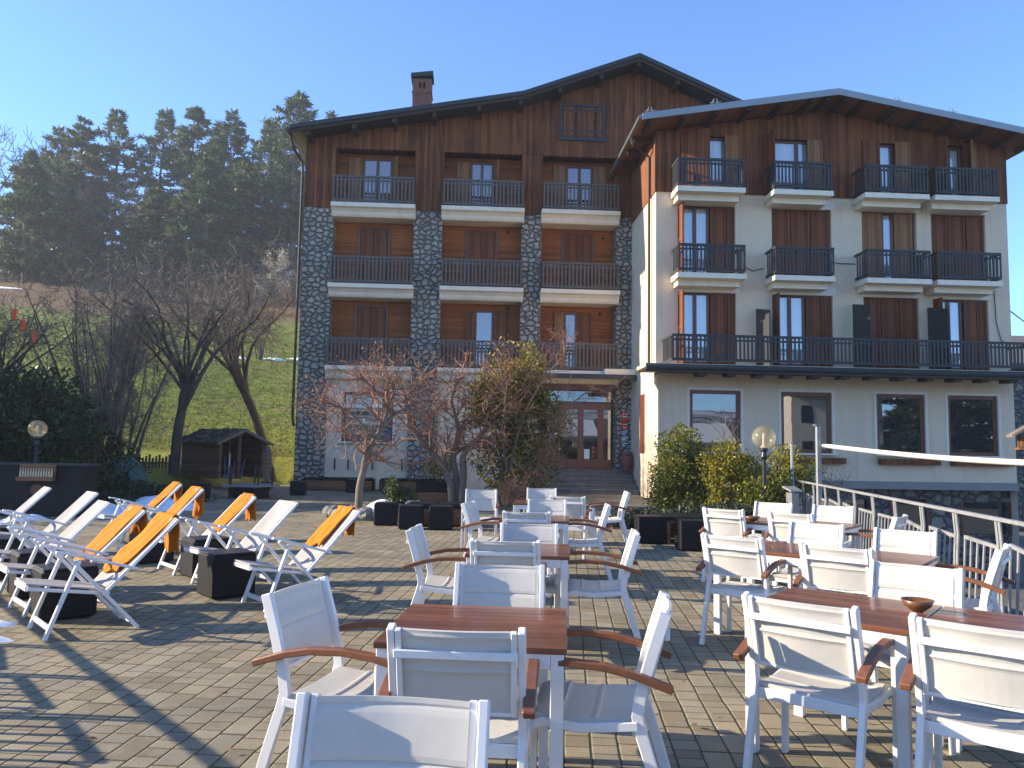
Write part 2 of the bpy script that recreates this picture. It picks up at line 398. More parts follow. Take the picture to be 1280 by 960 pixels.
# ------------------------------------------------------------------ terrain and terrace
def rdir(r): 
    z = r.uniform(-1, 1); a = r.uniform(0, 2 * PI); q = math.sqrt(1 - z * z); return Vector((q * cos(a), q * sin(a), z))
def leafcloud(blobs, n, size, seed, thr=-.25, fr=1.2, flat_=0.):
    r = random.Random(seed); K = MB(); tot = sum(b[1][0] * b[1][1] * b[1][2] for b in blobs); 
    for c, rad in blobs:
        c = Vector(c); k = int(n * rad[0] * rad[1] * rad[2] / tot); i = 0; guard = 0
        while i < k and guard < k * 6:
            guard += 1
            d = rdir(r); q = r.random() ** .42; p = Vector((d.x * rad[0] * q, d.y * rad[1] * q, d.z * rad[2] * q))
            p *= 1 + .28 * noise.noise((c + d * 1.7) * 1.1 + Vector((seed, 0, 0)))
            w = c + p
            if noise.noise(w * fr + Vector((0, seed, 0))) < thr: continue
            if w.z < .02: continue
            o = (d * .8 + rdir(r)).normalized(); K.card(w, o, rdir(r), size * r.uniform(.6, 1.4), size * r.uniform(.35, .6)); i += 1
    return K
def sstep(a, b, x):
    t = max(0., min(1., (x - a) / (b - a))); return t * t * (3 - 2 * t)
def railx(y): return 6.30 - .178 * (17.2 - y)
def terr(x, y):
    g = -.10
    d = y - 33.
    up = math.log1p(math.exp(min(d / 5., 40))) * 5.
    g += .285 * min(up, 200) * sstep(14, -8, x)
    if up > 60: g += .12 * (up - 60) * 0
    g += .10 * max(0., -x - 17) * sstep(10, 30, y) * .6
    g += .35 * (noise.noise(Vector((x * .06, y * .06, 0))) * sstep(32, 50, y)) * 2.
    left = max(sstep(-9.5, -12.5, x), sstep(31.5, 35, y) * sstep(6, -4, x))
    h = -2.6 * (1 - left) + g * left
    if y < -45:
        b = (-y - 45); m = .11 * min(b, 260) * (.75 + .5 * noise.noise(Vector((x * .008, y * .008, 3))))
        h += m * (1 - .85 * sstep(40, 160, -x) * sstep(240, 60, -y))
    return h
def axis(lo, hi, fine_lo, fine_hi, fs, cs):
    r = []; p = lo
    while p < hi:
        r.append(p); p += fs if fine_lo <= p <= fine_hi else cs
    r.append(hi); return r
xs = axis(-230, 150, -72, 12, 1.6, 12); ys = axis(-240, 210, 28, 135, 1.6, 12)
mb = MB(); nx, ny = len(xs), len(ys)
mb.v = [(x, y, terr(x, y)) for x in xs for y in ys]
for i in range(nx - 1):
    for j in range(ny - 1): a = i * ny + j; mb.f.append((a, a + ny, a + ny + 1, a + 1)); mb.mi.append(0)
struct(mb.build('hillside_ground', M['terrain'], smooth=True))

# terrace slab with the railing line as its right-hand edge
mb = MB()
edge = [(-13.0, -7.), (railx(-7) + .12, -7.), (railx(17.4) + .12, 17.4), (7.4, 18.8), (7.4, 26.3), (4.6, 26.3), (4.6, 31.8), (-13.0, 31.8)]
n = len(edge)
mb.add([(x, y, 0.) for x, y in edge] + [(x, y, -2.7) for x, y in edge], [tuple(range(n))])
struct(mb.build('paved_terrace', M['pavers']))
mb = MB()
mb.add([(x, y, -.004) for x, y in edge] + [(x, y, -2.7) for x, y in edge], [(i, i + n, (i + 1) % n + n, (i + 1) % n) for i in range(n)])
struct(mb.build('terrace_retaining_wall', M['retain']))
# grass tufts roughen the near meadow
mb = MB(); r_ = random.Random(5)
for i in range(26000):
    y = 33 + 40 * r_.random() ** 1.6; x = -(.29 + .36 * r_.random()) * y + r_.uniform(-1, 3)
    z = terr(x, y)
    a = r_.uniform(0, 6.3); s_ = r_.uniform(.08, .2)
    mb.card((x, y, z - .02), (cos(a) * .7, sin(a) * .7, r_.uniform(.5, 1)), (0, 0, 1) if r_.random() < .5 else (1, 0, .2), s_ * 1.4, s_ * .5)
struct(mb.build('meadow_grass', M['grassblade']), 'stuff')

def snowpatch(cx, cy, rx, ry, h, seed, zf, rot=0.):
    mb = MB(); n1, n2 = 30, 8; rr = random.Random(seed); ph = [rr.uniform(0, 6.3) for _ in range(4)]
    def fn(a, b):
        th = 2 * PI * a; k = 1 + .28 * sin(2 * th + ph[0]) + .2 * sin(3 * th + ph[1]) + .12 * sin(7 * th + ph[2])
        x = rx * b * k * cos(th); y = ry * b * k * sin(th)
        X = cx + x * cos(rot) - y * sin(rot); Y = cy + x * sin(rot) + y * cos(rot)
        z = zf(X, Y) + h * (1 - b ** 2.2) * (1 + .5 * noise.noise(Vector((X * 3, Y * 3, seed)))) - .012 * b
        return (X, Y, z)
    mb.grid(fn, n1, n2)
    return struct(mb.build('snow_patch', M['snow'], smooth=True))
flat = lambda x, y: 0.006

# ------------------------------------------------------------------ the hotel, in façade coordinates: u along the front, d depth, z up
YA = R(3.1)
def fw(u, d, z=0.): return (u * cos(YA) - d * sin(YA), u * sin(YA) + d * cos(YA), z)
DM, DW = 29.2, 25.3
def roof_profile(tops, t):
    return tops + [(u, z - t) for u, z in tops[::-1]]
def wall_holes(mb, u0, u1, z0, z1, d, holes, depth):
    us = sorted({u0, u1} | {h[0] for h in holes} | {h[1] for h in holes}); zs = sorted({z0, z1} | {h[2] for h in holes} | {h[3] for h in holes})
    for a, b in zip(us, us[1:]):
        for c, e in zip(zs, zs[1:]):
            if any(h[0] <= (a + b) / 2 <= h[1] and h[2] <= (c + e) / 2 <= h[3] for h in holes): continue
            mb.add([(a, d, c), (b, d, c), (b, d, e), (a, d, e)], [(0, 1, 2, 3)])
    for a, b, c, e in holes:
        mb.add([(a, d, c), (b, d, c), (b, d, e), (a, d, e), (a, d + depth, c), (b, d + depth, c), (b, d + depth, e), (a, d + depth, e)],
               [(0, 4, 5, 1), (1, 5, 6, 2), (2, 6, 7, 3), (3, 7, 4, 0)])
def railing(parent, O, u0, u1, d, z0, z1, mat, ret=None, sp=.145, bw=.062, r_=None):
    """timber balustrade along u at depth d, with returns to depth ret"""
    mb = MB(O); r_ = r_ or random.Random(int(u0 * 100 + z0 * 7))
    mb.box(u0, d - .045, z1 - .075, u1, d + .045, z1); mb.box(u0 + .002, d - .025, z0, u1 - .002, d + .025, z0 + .09)
    mb.box(u0 + .003, d - .022, z1 - .21, u1 - .003, d + .022, z1 - .15)
    n = max(2, round((u1 - u0) / sp))
    for i in range(n + 1):
        u = u0 + .035 + (u1 - u0 - .07) * i / n; j = r_.uniform(-.006, .006)
        mb.box(u - bw / 2 + j, d - .04, z0 + .05, u + bw / 2 + j, d - .02, z1 - .07)
    if ret:
        for u in ((u0 + .03), (u1 - .03)):
            mb.box(u - .03, d + .05, z1 - .073, u + .03, ret, z1 - .002); mb.box(u - .02, d + .05, z0, u + .02, ret, z0 + .088)
            k = max(2, round((ret - d) / .16))
            for i in range(1, k):
                y = d + (ret - d) * i / k; mb.box(u - .012, y - bw / 2, z0 + .05, u + .012, y + bw / 2, z1 - .07)
    return mb.build('railing', mat, parent)
def shutter(parent, O, u0, u1, d, z0, z1, mat, label=None, ang=0., hinge='l', name='shutter', th=.04):
    """boarded leaf with ledges; ang opens it outwards about its hinge"""
    w = u1 - u0; mb = MB()
    mb.box(0, 0, 0, w, th, z1 - z0)
    h = z1 - z0
    mb.box(.02, -.016, .03, .09, 0, h - .03); mb.box(w - .09, -.016, .03, w - .02, 0, h - .03)
    for k in (0.03, h * .48, h - .13): mb.box(.0905, -.016, k, w - .0905, 0, k + .1)
    if hinge == 'r': mb.v = [(x - w, y, z) for x, y, z in mb.v]
    o = mb.build(name, mat, parent)
    o.location = Vector((u0 if hinge == 'l' else u1, d, z0)) - Vector(O); o.rotation_euler = (0, 0, -ang if hinge == 'l' else ang)
    if label: o['label'] = label
    return o
def french_window(parent, O, u0, u1, d, z0, z1, leaves=2, curtain=True, pane=(True, True)):
    """timber frame with glazed leaves, net curtain behind"""
    mb = MB(O); f = .075
    mb.box(u0, d - .03, z0, u0 + f, d + .06, z1); mb.box(u1 - f, d - .03, z0, u1, d + .06, z1); mb.box(u0 + f, d - .03, z1 - f, u1 - f, d + .06, z1); mb.box(u0 + f, d - .03, z0, u1 - f, d + .06, z0 + .16)
    n = leaves; W = (u1 - u0 - 2 * f) / n; spans = []
    for i in range(n):
        a = u0 + f + W * i; b = a + W
        if n > 1 and i < n - 1: mb.box(b - .055, d - .045, z0 + .162, b + .055, d + .04, z1 - f - .002)
        spans.append((a + (.055 if i else .0), b - (.055 if i < n - 1 else 0.)))
    fr = mb.build('window_frame', M['frame'], parent)
    for a, b in spans:
        g = MB(O); g.add([(a, d + .012, z0 + .16), (b, d + .012, z0 + .16), (b, d + .012, z1 - f), (a, d + .012, z1 - f)], [(0, 1, 2, 3)])
        g.build('pane', M['pane'], fr)
    if curtain:
        g = MB(O)
        def fn(a, b): return (u0 + f + (u1 - u0 - 2 * f) * a, d + .10 + .018 * sin(a * 75 * (u1 - u0)) + .01 * sin(a * 31), z0 + .06 + (z1 - z0 - .1) * b)
        g.grid(fn, int(60 * (u1 - u0)), 1); g.build('curtain', M['curtain'], fr, smooth=True)
    return fr

# ---- main block
OM = (0., DM, 0.)
H = thing('chalet_hotel', 'tall chalet hotel block with rubble stone pillars, timber gable and dark sheet roof', 'hotel', fw(*OM), YA)
bays = [(-5.40, -2.32), (-1.22, 1.86), (2.63, 5.57)]
pill = [(-6.5, -5.40), (-2.32, -1.22), (1.86, 2.63), (5.57, 6.18)]
FL = [(10.79, 13.08), (7.68, 10.34), (4.57, 7.26)]
mb = MB(OM); mb.box(-6.45, DM + .95, -.5, 17.5, DM + 12.5, 13.2); mb.build('rear_body', M['plaster'], H)
for i, (a, b) in enumerate(pill):
    mb = MB(OM); mb.box(a, DM, -.3, b, DM + .9, 10.74 - (.05 if i else 0)); mb.build('stone_pillar', M['stone'], H)
    mb = MB(OM); mb.box(a - .02, DM - .02, 10.70, b + (.02 if i < 3 else 0), DM + .9, 13.12); mb.build('timber_pillar', M['wood_v'], H)
# gable boarding over the top-floor bays
rtop = [(-6.95, 13.52), (1.79, 15.20), (6.26, 16.91), (10.21, 15.22), (18.6, 11.63)]
mb = MB(OM)
mb.prism([(-6.52, 13.08), (17.4, 13.08)] + [(17.4, 11.9)] * 0 + [(14.3, 13.12), (10.2, 14.98), (6.26, 16.66), (1.8, 14.96), (-6.52, 13.38)], DM - .02, DM + .9)
mb.build('timber_gable', M['wood_v'], H)
mb = MB(OM); mb.prism(roof_profile(rtop, .16), DM - 1.0, DM + 13.); ro = mb.build('roof', M['roof_dark'], H)
mb = MB(OM)
for (ua, za), (ub, zb) in zip(rtop[:-2], rtop[1:-1]):          # barge boards under the sheet edge
    mb.prism([(ua, za - .161), (ub, zb - .161), (ub, zb - .29), (ua, za - .29)], DM - .93, DM - .86)
mb.build('barge_board', M['beam'], ro)
for u in (-6.3, -4.6, -3.1, -1.6, .1, 1.7, 3.2, 4.8, 6.26, 7.8, 9.4):
    z = [za + (zb - za) * (u - ua) / (ub - ua) for (ua, za), (ub, zb) in zip(rtop, rtop[1:]) if ua <= u <= ub][0]
    mb = MB(OM); mb.box(u - .08, DM - .85, z - .46, u + .08, DM - .021, z - .24); mb.build('purlin_end', M['beam'], ro)
mb = MB(OM)                                                     # left gutter and downpipe
mb.tube([(-7.03, DM - .95, 13.35), (-7.03, DM + 12.5, 13.35)], .075, 8); mb.build('gutter', M['roof_dark'], ro)
mb = MB(OM)
mb.tube([(-7.03, DM - .5, 13.3), (-6.95, DM - .4, 12.9), (-6.66, DM - .06, 12.45), (-6.62, DM - .04, 12.2), (-6.62, DM - .04, 2.6), (-6.55, DM - .06, 2.3)], .055, 8, True)
mb.build('downpipe', M['beam'], H)
# chimney
mb = MB(OM); mb.box(-2.68, DM + 2., 14.0, -1.90, DM + 2.7, 16.35); mb.box(-2.71, DM + 1.97, 16.35, -1.87, DM + 2.73, 16.43)
z0, z1 = 16.43, 16.98
mb.box(-2.68, DM + 2., z0, -1.90, DM + 2.7, z0 + .12)
for a, b in ((-2.68, -2.42), (-2.33, -2.25), (-2.16, -1.90)): mb.box(a, DM + 2.001, z0 + .12, b, DM + 2.7, z1 - .16)
mb.box(-2.68, DM + 2., z1 - .16, -1.90, DM + 2.7, z1)
ch = mb.build('chimney', M['brick'], H)
mb = MB(OM); mb.prism([(-2.76, 16.99), (-1.84, 17.12), (-1.84, 17.30), (-2.76, 17.17)], DM + 1.9, DM + 2.8); mb.build('chimney_cap', M['roof_dark'], ch)
# gable hatch
mb = MB(OM); mb.box(3.28, DM - .10, 13.70, 5.08, DM - .021, 13.84); mb.box(3.28, DM - .08, 15.1, 5.08, DM - .021, 15.20); mb.box(3.28, DM - .08, 13.84, 3.40, DM - .021, 15.1); mb.box(4.96, DM - .08, 13.84, 5.08, DM - .021, 15.1); mb.box(4.155, DM - .12, 13.84, 4.205, DM - .03, 15.1)
hf = mb.build('hatch_frame', M['rail_dark'], H)
for a, b in ((3.42, 4.16), (4.20, 4.94)):
    o = shutter(H, OM, a, b, DM - .07, 13.86, 15.08, M['wood_v'], 'closed hatch shutter with iron straps high in the gable')
    mb = MB(OM)
    for z in (14.05, 14.88): mb.box(a + .01, DM - .094, z, b - .01, DM - .088, z + .07)
    mb.cm = 0; mb.lathe([(.03, 0), (.03, .004)], 8, (0, 0, 0)); 
    mb.build('iron_strap', M['rail_dark'], hf)
# recess walls, ceilings, balconies
DR = DM + .62
for f, (z0, z1) in enumerate(FL):
    for b, (a, c) in enumerate(bays):
        mb = MB(OM); mb.box(a, DR, z0 - .4, c, DR + .3, z1 + .25); mb.build('recess_boarding', M['wood_h'], H)
        if f == 0:
            mb = MB(OM); mb.box(a, DM - .035, z1 - .02, c, DM + .2, z1 + .05); mb.build('lintel', M['wood_v'], H)
            mb = MB(OM); mb.box(a, DM + .2, z1 + .0, c, DR, z1 + .1); mb.build('recess_ceiling', M['wood_h'], H)
        lo, hi = a - .03, c + .07
        bal = None
        mb = MB(OM)      # coved slab edge
        prof = [(DM - .47, z0), (DM - .47, z0 - .15), (DM - .44, z0 - .17), (DM - .36, z0 - .20), (DM - .26, z0 - .30), (DM - .22, z0 - .40), (DM - .16, z0 - .47), (DR, z0 - .47), (DR, z0)]
        mb.xprism([(y, z) for y, z in prof], lo, hi)
        bal = mb.build('balcony', M['slab'], H)
        mt = M['rail_grey']
        railing(bal, OM, lo + .05, hi - .05, DM - .40, z0 + .06, z0 + 1.06, mt, DM - .02, .148, .066)
def lamp_vent(u, z):
    mb = MB(OM); mb.tube([(u, DR - .05, z), (u, DR + .01, z)], .06, 10); mb.build('wall_vent', M['dark'], H)
for u, z in ((1.35, 10.12), (5.15, 10.0), (1.4, 7.05), (5.05, 6.95)): lamp_vent(u, z)
# French windows: top floor
P, D_ = M['shutter_pale'], M['shutter_dark']
z0, z1 = FL[0][0], 12.9
french_window(H, OM, -4.40, -3.26, DR - .05, z0, z1)
shutter(H, OM, -4.96, -4.42, DR - .09, z0 + .05, z1, P, 'sun-bleached shutter folded back on the wall'); shutter(H, OM, -3.24, -2.72, DR - .07, z0 + .05, z1, P, None, R(68), 'l')
french_window(H, OM, -.17, .73, DR - .05, z0, z1)
shutter(H, OM, -.72, -.19, DR - .09, z0 + .05, z1, P, 'sun-bleached shutter folded back on the wall'); shutter(H, OM, .75, 1.28, DR - .07, z0 + .05, z1, P, None, R(74), 'l')
french_window(H, OM, 3.64, 4.70, DR - .05, z0, z1)
shutter(H, OM, 3.12, 3.62, DR - .09, z0 + .05, z1, P); shutter(H, OM, 4.72, 5.26, DR - .09, z0 + .05, z1, P)
def closed(a, c, z0, z1):
    mb = MB(OM); mb.box(a - .09, DR - .06, z0, a, DR, z1 + .09); mb.box(c, DR - .06, z0, c + .09, DR, z1 + .09); mb.box(a, DR - .06, z1, c, DR, z1 + .09)
    mb.build('shutter_frame', M['frame'], H); m = (a + c) / 2
    shutter(H, OM, a + .01, m - .005, DR - .05, z0 + .03, z1 - .01, D_); shutter(H, OM, m + .005, c - .01, DR - .05, z0 + .03, z1 - .01, D_)
for a, c, in ((-4.42, -3.34), (-.20, .86), (3.58, 4.68)): closed(a, c, FL[1][0], 10.10)
closed(-4.44, -3.34, FL[2][0], 6.98)
for a, m0, m1, c in ((-.24, .14, .80, 1.40), (3.24, 3.64, 4.08, 4.68)):
    z0, z1 = FL[2][0], 6.95
    french_window(H, OM, m0 - .02, m1 + .04, DR - .05, z0, z1, 1)
    shutter(H, OM, a, m0 - .04, DR - .09, z0 + .03, z1, D_ if a < 0 else P); shutter(H, OM, m1 + .05, c, DR - .09, z0 + .03, z1, D_)
# ground floor: rendered walls in the two left bays, entrance in the right one
mb = MB(OM); wall_holes(mb, -5.40, -2.32, -.3, 4.12, DM + .1, [(-4.82, -2.90, 1.75, 3.62)], .2); mb.build('ground_wall', M['plaster'], H)
mb = MB(OM); mb.box(-1.22, DM + .1, -.3, 1.86, DM + .5, 4.12); mb.build('ground_wall', M['plaster'], H)
def fixed_window(parent, O, a, b, z0, z1, d, mull=False, fr=.11):
    mb = MB(O); mb.box(a, d, z0, a + fr, d + .08, z1); mb.box(b - fr, d, z0, b, d + .08, z1); mb.box(a + fr, d, z1 - fr, b - fr, d + .08, z1); mb.box(a + fr, d, z0, b - fr, d + .08, z0 + fr)
    o = mb.build('window', M['frame'], parent)
    g = MB(O); g.box(a + fr, d + .045, z0 + fr, b - fr, d + .06, z1 - fr); g.build('pane', M['darkglass'], o)
    g = MB(O); g.box(a - .08, d - .27, z0 - .06, b + .08, d + .02, z0 - .004); g.build('sill', M['trim_white'], o)
    return o
fixed_window(H, OM, -4.82, -2.90, 1.75, 3.62, DM + .2)
mb = MB(OM)
for a, b, c, e in ((-4.9, -4.82, 1.7, 3.7), (-2.90, -2.82, 1.7, 3.7), (-4.82, -2.90, 3.62, 3.7)): mb.box(a, DM + .085, c, b, DM + .1, e)
mb.build('window_surround', M['trim_white'], H)
# small stakes of a rail along the wall
for u in (-5.0, -4.5, -3.9, -3.6, -2.5, -2.2, -1.7, -1.45): mb = MB(OM); mb.box(u - .03, DM - .06, .7, u + .03, DM - .02, 1.12); mb.build('wall_spike', M['black_metal'], H)
# entrance
DE = DM + .5
mb = MB(OM); mb.box(2.63, DE + .06, .8, 5.97, DE + .4, 4.2); mb.build('entrance_hall', M['dark'], H)
mb = MB(OM); mb.box(2.63, DM + .2, 3.90, 6.0, DE + .06, 4.15); mb.build('entrance_lintel', M['frame'], H)
mb = MB(OM)
mb.box(3.02, DE - .04, 3.40, 5.86, DE + .05, 3.46); mb.box(3.02, DE - .04, 3.86, 5.86, DE + .05, 3.9); mb.box(5.86, DE - .04, .85, 5.96, DE + .05, 3.9); mb.box(2.94, DE - .04, .85, 3.02, DE + .05, 3.9)
tr = mb.build('transom_frame', M['frame'], H)
g = MB(OM); g.box(3.02, DE + .0, 3.46, 5.86, DE + .012, 3.86); g.build('pane', M['darkglass'], tr)
dr = MB(OM); us = [3.42, 4.30, 5.08, 5.86]
dr.box(3.42, DE - .05, 3.14, 5.86, DE + .04, 3.39); dr.box(3.42, DE - .05, .86, 5.86, DE + .04, 1.22)
for k, u in enumerate(us):
    w = .11 if 0 < k < 3 else .08
    dr.box(u - w if k else u, DE - .051, 1.22, u + w if k < 3 else u, DE + .04, 3.14)
do = dr.build('entrance_door', M['door_wood'], H)
for a, b in zip(us, us[1:]):
    g = MB(OM); g.box(a + .08, DE + .0, 1.22, b - .08, DE + .012, 3.14); g.build('pane', M['darkglass'], do)
g = MB(OM); g.tube([(4.30, DE - .10, 1.75), (4.30, DE - .10, 2.15)], .018, 6); g.build('handle', M['zinc'], do)
g = MB(OM); g.box(4.44, DE - .03, 1.24, 4.66, DE - .022, 1.62); g.build('notice', M['paper'], do)
g = MB(OM)
for k in range(3): g.box(4.78, DE - .03, 1.3 + k * .17, 4.86, DE - .022, 1.38 + k * .17)
g.build('notice', M['red'], do)
g = MB(OM); g.box(2.66, DE - .02, .85, 3.40, DE + .04, 1.75); g.build('door_side_wall', M['stone_low'], H)
g = MB(OM); g.box(3.02, DE - .02, 1.75, 3.40, DE + .04, 3.38); g.build('side_pane', M['darkglass'], H)
# wall lantern beside the door
g = MB(OM); g.box(5.62, DM + .1, 3.55, 5.80, DM + .28, 3.86); g.box(5.58, DM + .06, 3.86, 5.84, DM + .32, 3.90); g.lathe([(.11, 0), (.02, .14)], 8, (5.71, DM + .19, 3.90)); g.box(5.69, DM + .28, 3.75, 5.73, DE, 3.79)
g.build('wall_lantern', M['black_metal'], H)
# classification plaques on the stone jamb
pq = [(2.72, 3.04, M['red']), (2.40, 2.64, M['red']), (2.16, 2.34, M['blue']), (1.94, 2.12, M['zinc']), (1.72, 1.90, M['blue'])]
for a, b, m in pq:
    g = MB(OM); g.box(5.80, DM - .03, a, 6.06, DM - .002, b); o = g.build('plaque', m, H)
    g = MB(OM)
    if b > 3: g.box(5.84, DM - .037, 2.86, 6.02, DM - .031, 2.90); g.box(5.84, DM - .037, 2.96, 5.90, DM - .031, 3.0); g.box(5.96, DM - .037, 2.96, 6.02, DM - .031, 3.0)
    elif b > 2.6: g.box(5.86, DM - .037, 2.44, 6.0, DM - .031, 2.47); g.box(5.86, DM - .037, 2.56, 5.92, DM - .031, 2.6); g.box(5.94, DM - .037, 2.56, 6.0, DM - .031, 2.6)
    else:
        g.box(5.83, DM - .037, b - .06, 6.03, DM - .031, b - .03); g.box(5.83, DM - .037, a + .04, 5.95, DM - .031, a + .08)
    g.build('lettering', M['paper'], o)
# flat porch roof over the entrance
mb = MB(OM); mb.box(2.2, DM - 1.0, 4.30, 6.17, DM - .49, 4.40); mb.box(2.2, DM - 1.05, 4.22, 6.17, DM - .95, 4.34); mb.build('porch_roof', M['roof_dark'], H)
mb = MB(OM); mb.box(5.0, DM - .85, 4.405, 6.17, DM - .49, 4.62); mb.build('porch_cap', M['slab'], H)

# ---- rendered wing
OW = (12.4, DW, 0.)
Wg = thing('hotel_wing', 'white rendered hotel wing with dark balconies and boarded top storey, right of the stone block', 'hotel wing', fw(*OW), YA)
cols = [(6.95, 8.93), (10.20, 12.30), (13.38, 15.33), (15.85, 17.80)]
gw = [(7.33, 9.07), (10.45, 12.20), (13.75, 15.45), (16.25, 18.02)]
mb = MB(OW)
holes = [(a, b, z0, z1) for a, b in cols for z0, z1 in ((7.45, 9.98), (4.46, 6.97))] + [(a, b, 1.6, 3.65) for a, b in gw]
wall_holes(mb, 6.18, 18.6, .68, 10.45, DW, holes, .2)
mb.box(6.18, DW + .0005, -2.8, 6.24, DM, 10.45)
mb.add([(18.6, DW, -2.8), (18.6, DW + 12, -2.8), (18.6, DW + 12, 12.4), (18.6, DW, 12.4)], [(0, 1, 2, 3)])
mb.build('rendered_wall', M['plaster'], Wg)
for a, b in cols:                                                # plain bands above the windows, under each balcony
    for z in (9.99, 6.98): mb = MB(OW); mb.box(a - .02, DW - .012, z, b + .12, DW - .001, z + .30); mb.build('lintel_band', M['trim_white'], Wg)
mb = MB(OW); mb.box(6.3, DW + .6, -2.6, 18.55, DW + 11.5, 12.3); mb.build('inner_body', M['dark'], Wg)
wtop = [(5.44, 12.60), (12.05, 13.73), (19.3, 12.49)]
wz = lambda u: 12.60 + (u - 5.44) * (13.73 - 12.6) / 6.61 if u < 12.05 else 13.73 - (u - 12.05) * (13.73 - 12.49) / 7.25
top_holes = [(7.50, 8.80, 10.50, 12.42), (10.30, 12.0, 10.5, 12.42), (13.95, 15.2, 10.5, 12.42), (16.1, 17.1, 10.5, 12.42)]
mb = MB(OW); wall_holes(mb, 6.15, 18.63, 10.40, 12.42, DW - .03, top_holes, .2)
mb.prism([(6.15, 12.42), (18.63, 12.42), (18.63, wz(18.63) - .2), (12.05, 13.52), (6.15, wz(6.15) - .2)], DW - .03, DW + .25)
mb.build('timber_cladding', M['wood_v'], Wg)
mb = MB(OW); mb.box(6.14, DW - .029, 10.42, 6.179, DM, 12.62); mb.build('side_cladding', M['wood_side'], Wg)
mb = MB(OW); mb.prism(roof_profile(wtop, .10), DW - 1.2, DM + .7); wr = mb.build('roof', M['fascia'], Wg)
mb = MB(OW)
for (ua, za), (ub, zb) in zip(wtop, wtop[1:]):
    mb.prism([(ua, za + .01), (ub, zb + .01), (ub, zb - .21), (ua, za - .21)], DW - 1.24, DW - 1.202)
mb.build('fascia', M['fascia'], wr)
mb = MB(OW); mb.prism([(u, z - .101) for u, z in wtop] + [(u, z - .15) for u, z in wtop[::-1]], DW - 1.19, DM + .6); mb.build('soffit', M['soffit'], wr)
for u in (5.75, 6.85, 7.95, 9.05, 10.15, 11.2, 11.75, 12.35, 12.95, 14.0, 15.05, 16.1, 17.15, 18.2, 19.0):
    mb = MB(OW); z = wz(u); mb.box(u - .06, DW - 1.1, z - .30, u + .06, DW - .031, z - .152); mb.build('rafter', M['beam'], wr)
for y in (DW + .4, DW + 1.5, DW + 2.6):
    mb = MB(OW); mb.box(5.5, y - .06, 12.27, 6.138, y + .06, 12.44); mb.build('rafter', M['beam'], wr)
mb = MB(OW); mb.tube([(5.38, DW - 1.2, 12.50), (5.38, DM + .6, 12.50)], .075, 8); mb.build('gutter', M['zinc'], wr)
mb = MB(OW); mb.tube([(5.38, DW + .3, 12.45), (5.45, DW + .35, 12.2), (5.95, DW + .6, 11.98), (6.09, DW + .62, 11.85), (6.09, DW + .62, 4.5)], .05, 8); mb.build('downpipe', M['beam'], Wg)
mb = MB(OW); mb.tube([(6.05, DW - .5, 4.1), (6.12, DW - .1, 3.85), (6.24, DW - .07, 3.6), (6.24, DW - .07, .1)], .055, 8); mb.build('downpipe', M['slab'], Wg)
for u in (5.75, 7.95, 14.2, 16.1):                                # wire snow guards standing on the roof edge
    mb = MB(OW); z = wz(u)
    for s_ in (-.13, .13):
        mb.tube([(u + s_, DW - 1.0, z), (u + s_ * .3, DW - .95, z + .30), (u + s_ * 1.4, DW - .6, z + .02)], .012, 5)
    mb.tube([(u - .2, DW - .98, z + .15), (u + .2, DW - .98, z + .18)], .01, 5); mb.build('snow_guard', M['galv'], wr)
# upper balconies
for (a, b) in ((6.68, 8.97), (9.92, 11.96), (13.04, 15.26), (15.46, 17.70)):
    for zt in (10.33, 7.43):
        mb = MB(OW); mb.box(a, DW - .92, zt - .17, b, DW - (.031 if zt > 10 else .0), zt); mb.box(a + .1, DW - .55, zt - .36, b - .1, DW - (.014), zt - .171)
        o = mb.build('balcony', M['slab'], Wg)
        railing(o, OW, a + .02, b - .02, DW - .88, zt + .07, zt + .97, M['rail_dark'], DW - .04, .125, .06)
# the long first-floor balcony over the dining room
mb = MB(OW); mb.box(5.54, DW - 1.42, 4.26, 18.5, DW - .001, 4.36); o = mb.build('long_balcony', M['slab'], Wg)
mb = MB(OW); mb.box(5.50, DW - 1.50, 4.08, 18.7, DW - 1.43, 4.34); mb.tube([(5.5, DW - 1.56, 4.22), (18.8, DW - 1.56, 4.22)], .08, 8); mb.build('gutter', M['roof_dark'], o)
mb = MB(OW); mb.box(5.54, DW - 1.42, 4.19, 18.5, DW - .001, 4.255); mb.build('boarded_underside', M['beam'], o)
for k in range(13): 
    u = 7.35 + k * .93; mb = MB(OW); mb.box(u - .14, DW - 1.40, 3.99, u + .14, DW - .9, 4.18); mb.build('joist_end', M['beam'], o)
railing(o, OW, 6.36, 18.45, DW - 1.36, 4.46, 5.32, M['rail_dark'], DW - .04, .128, .062)
for u, zt in ((9.62, 6.2), (12.98, 6.45), (15.62, 6.4)):
    mb = MB(OW); mb.xprism([(DW - 1.2, 4.40), (DW - .05, 4.40), (DW - .05, zt + .25), (DW - 1.2, zt)], u - .02, u + .02); mb.build('partition_screen', M['rail_dark'], o)
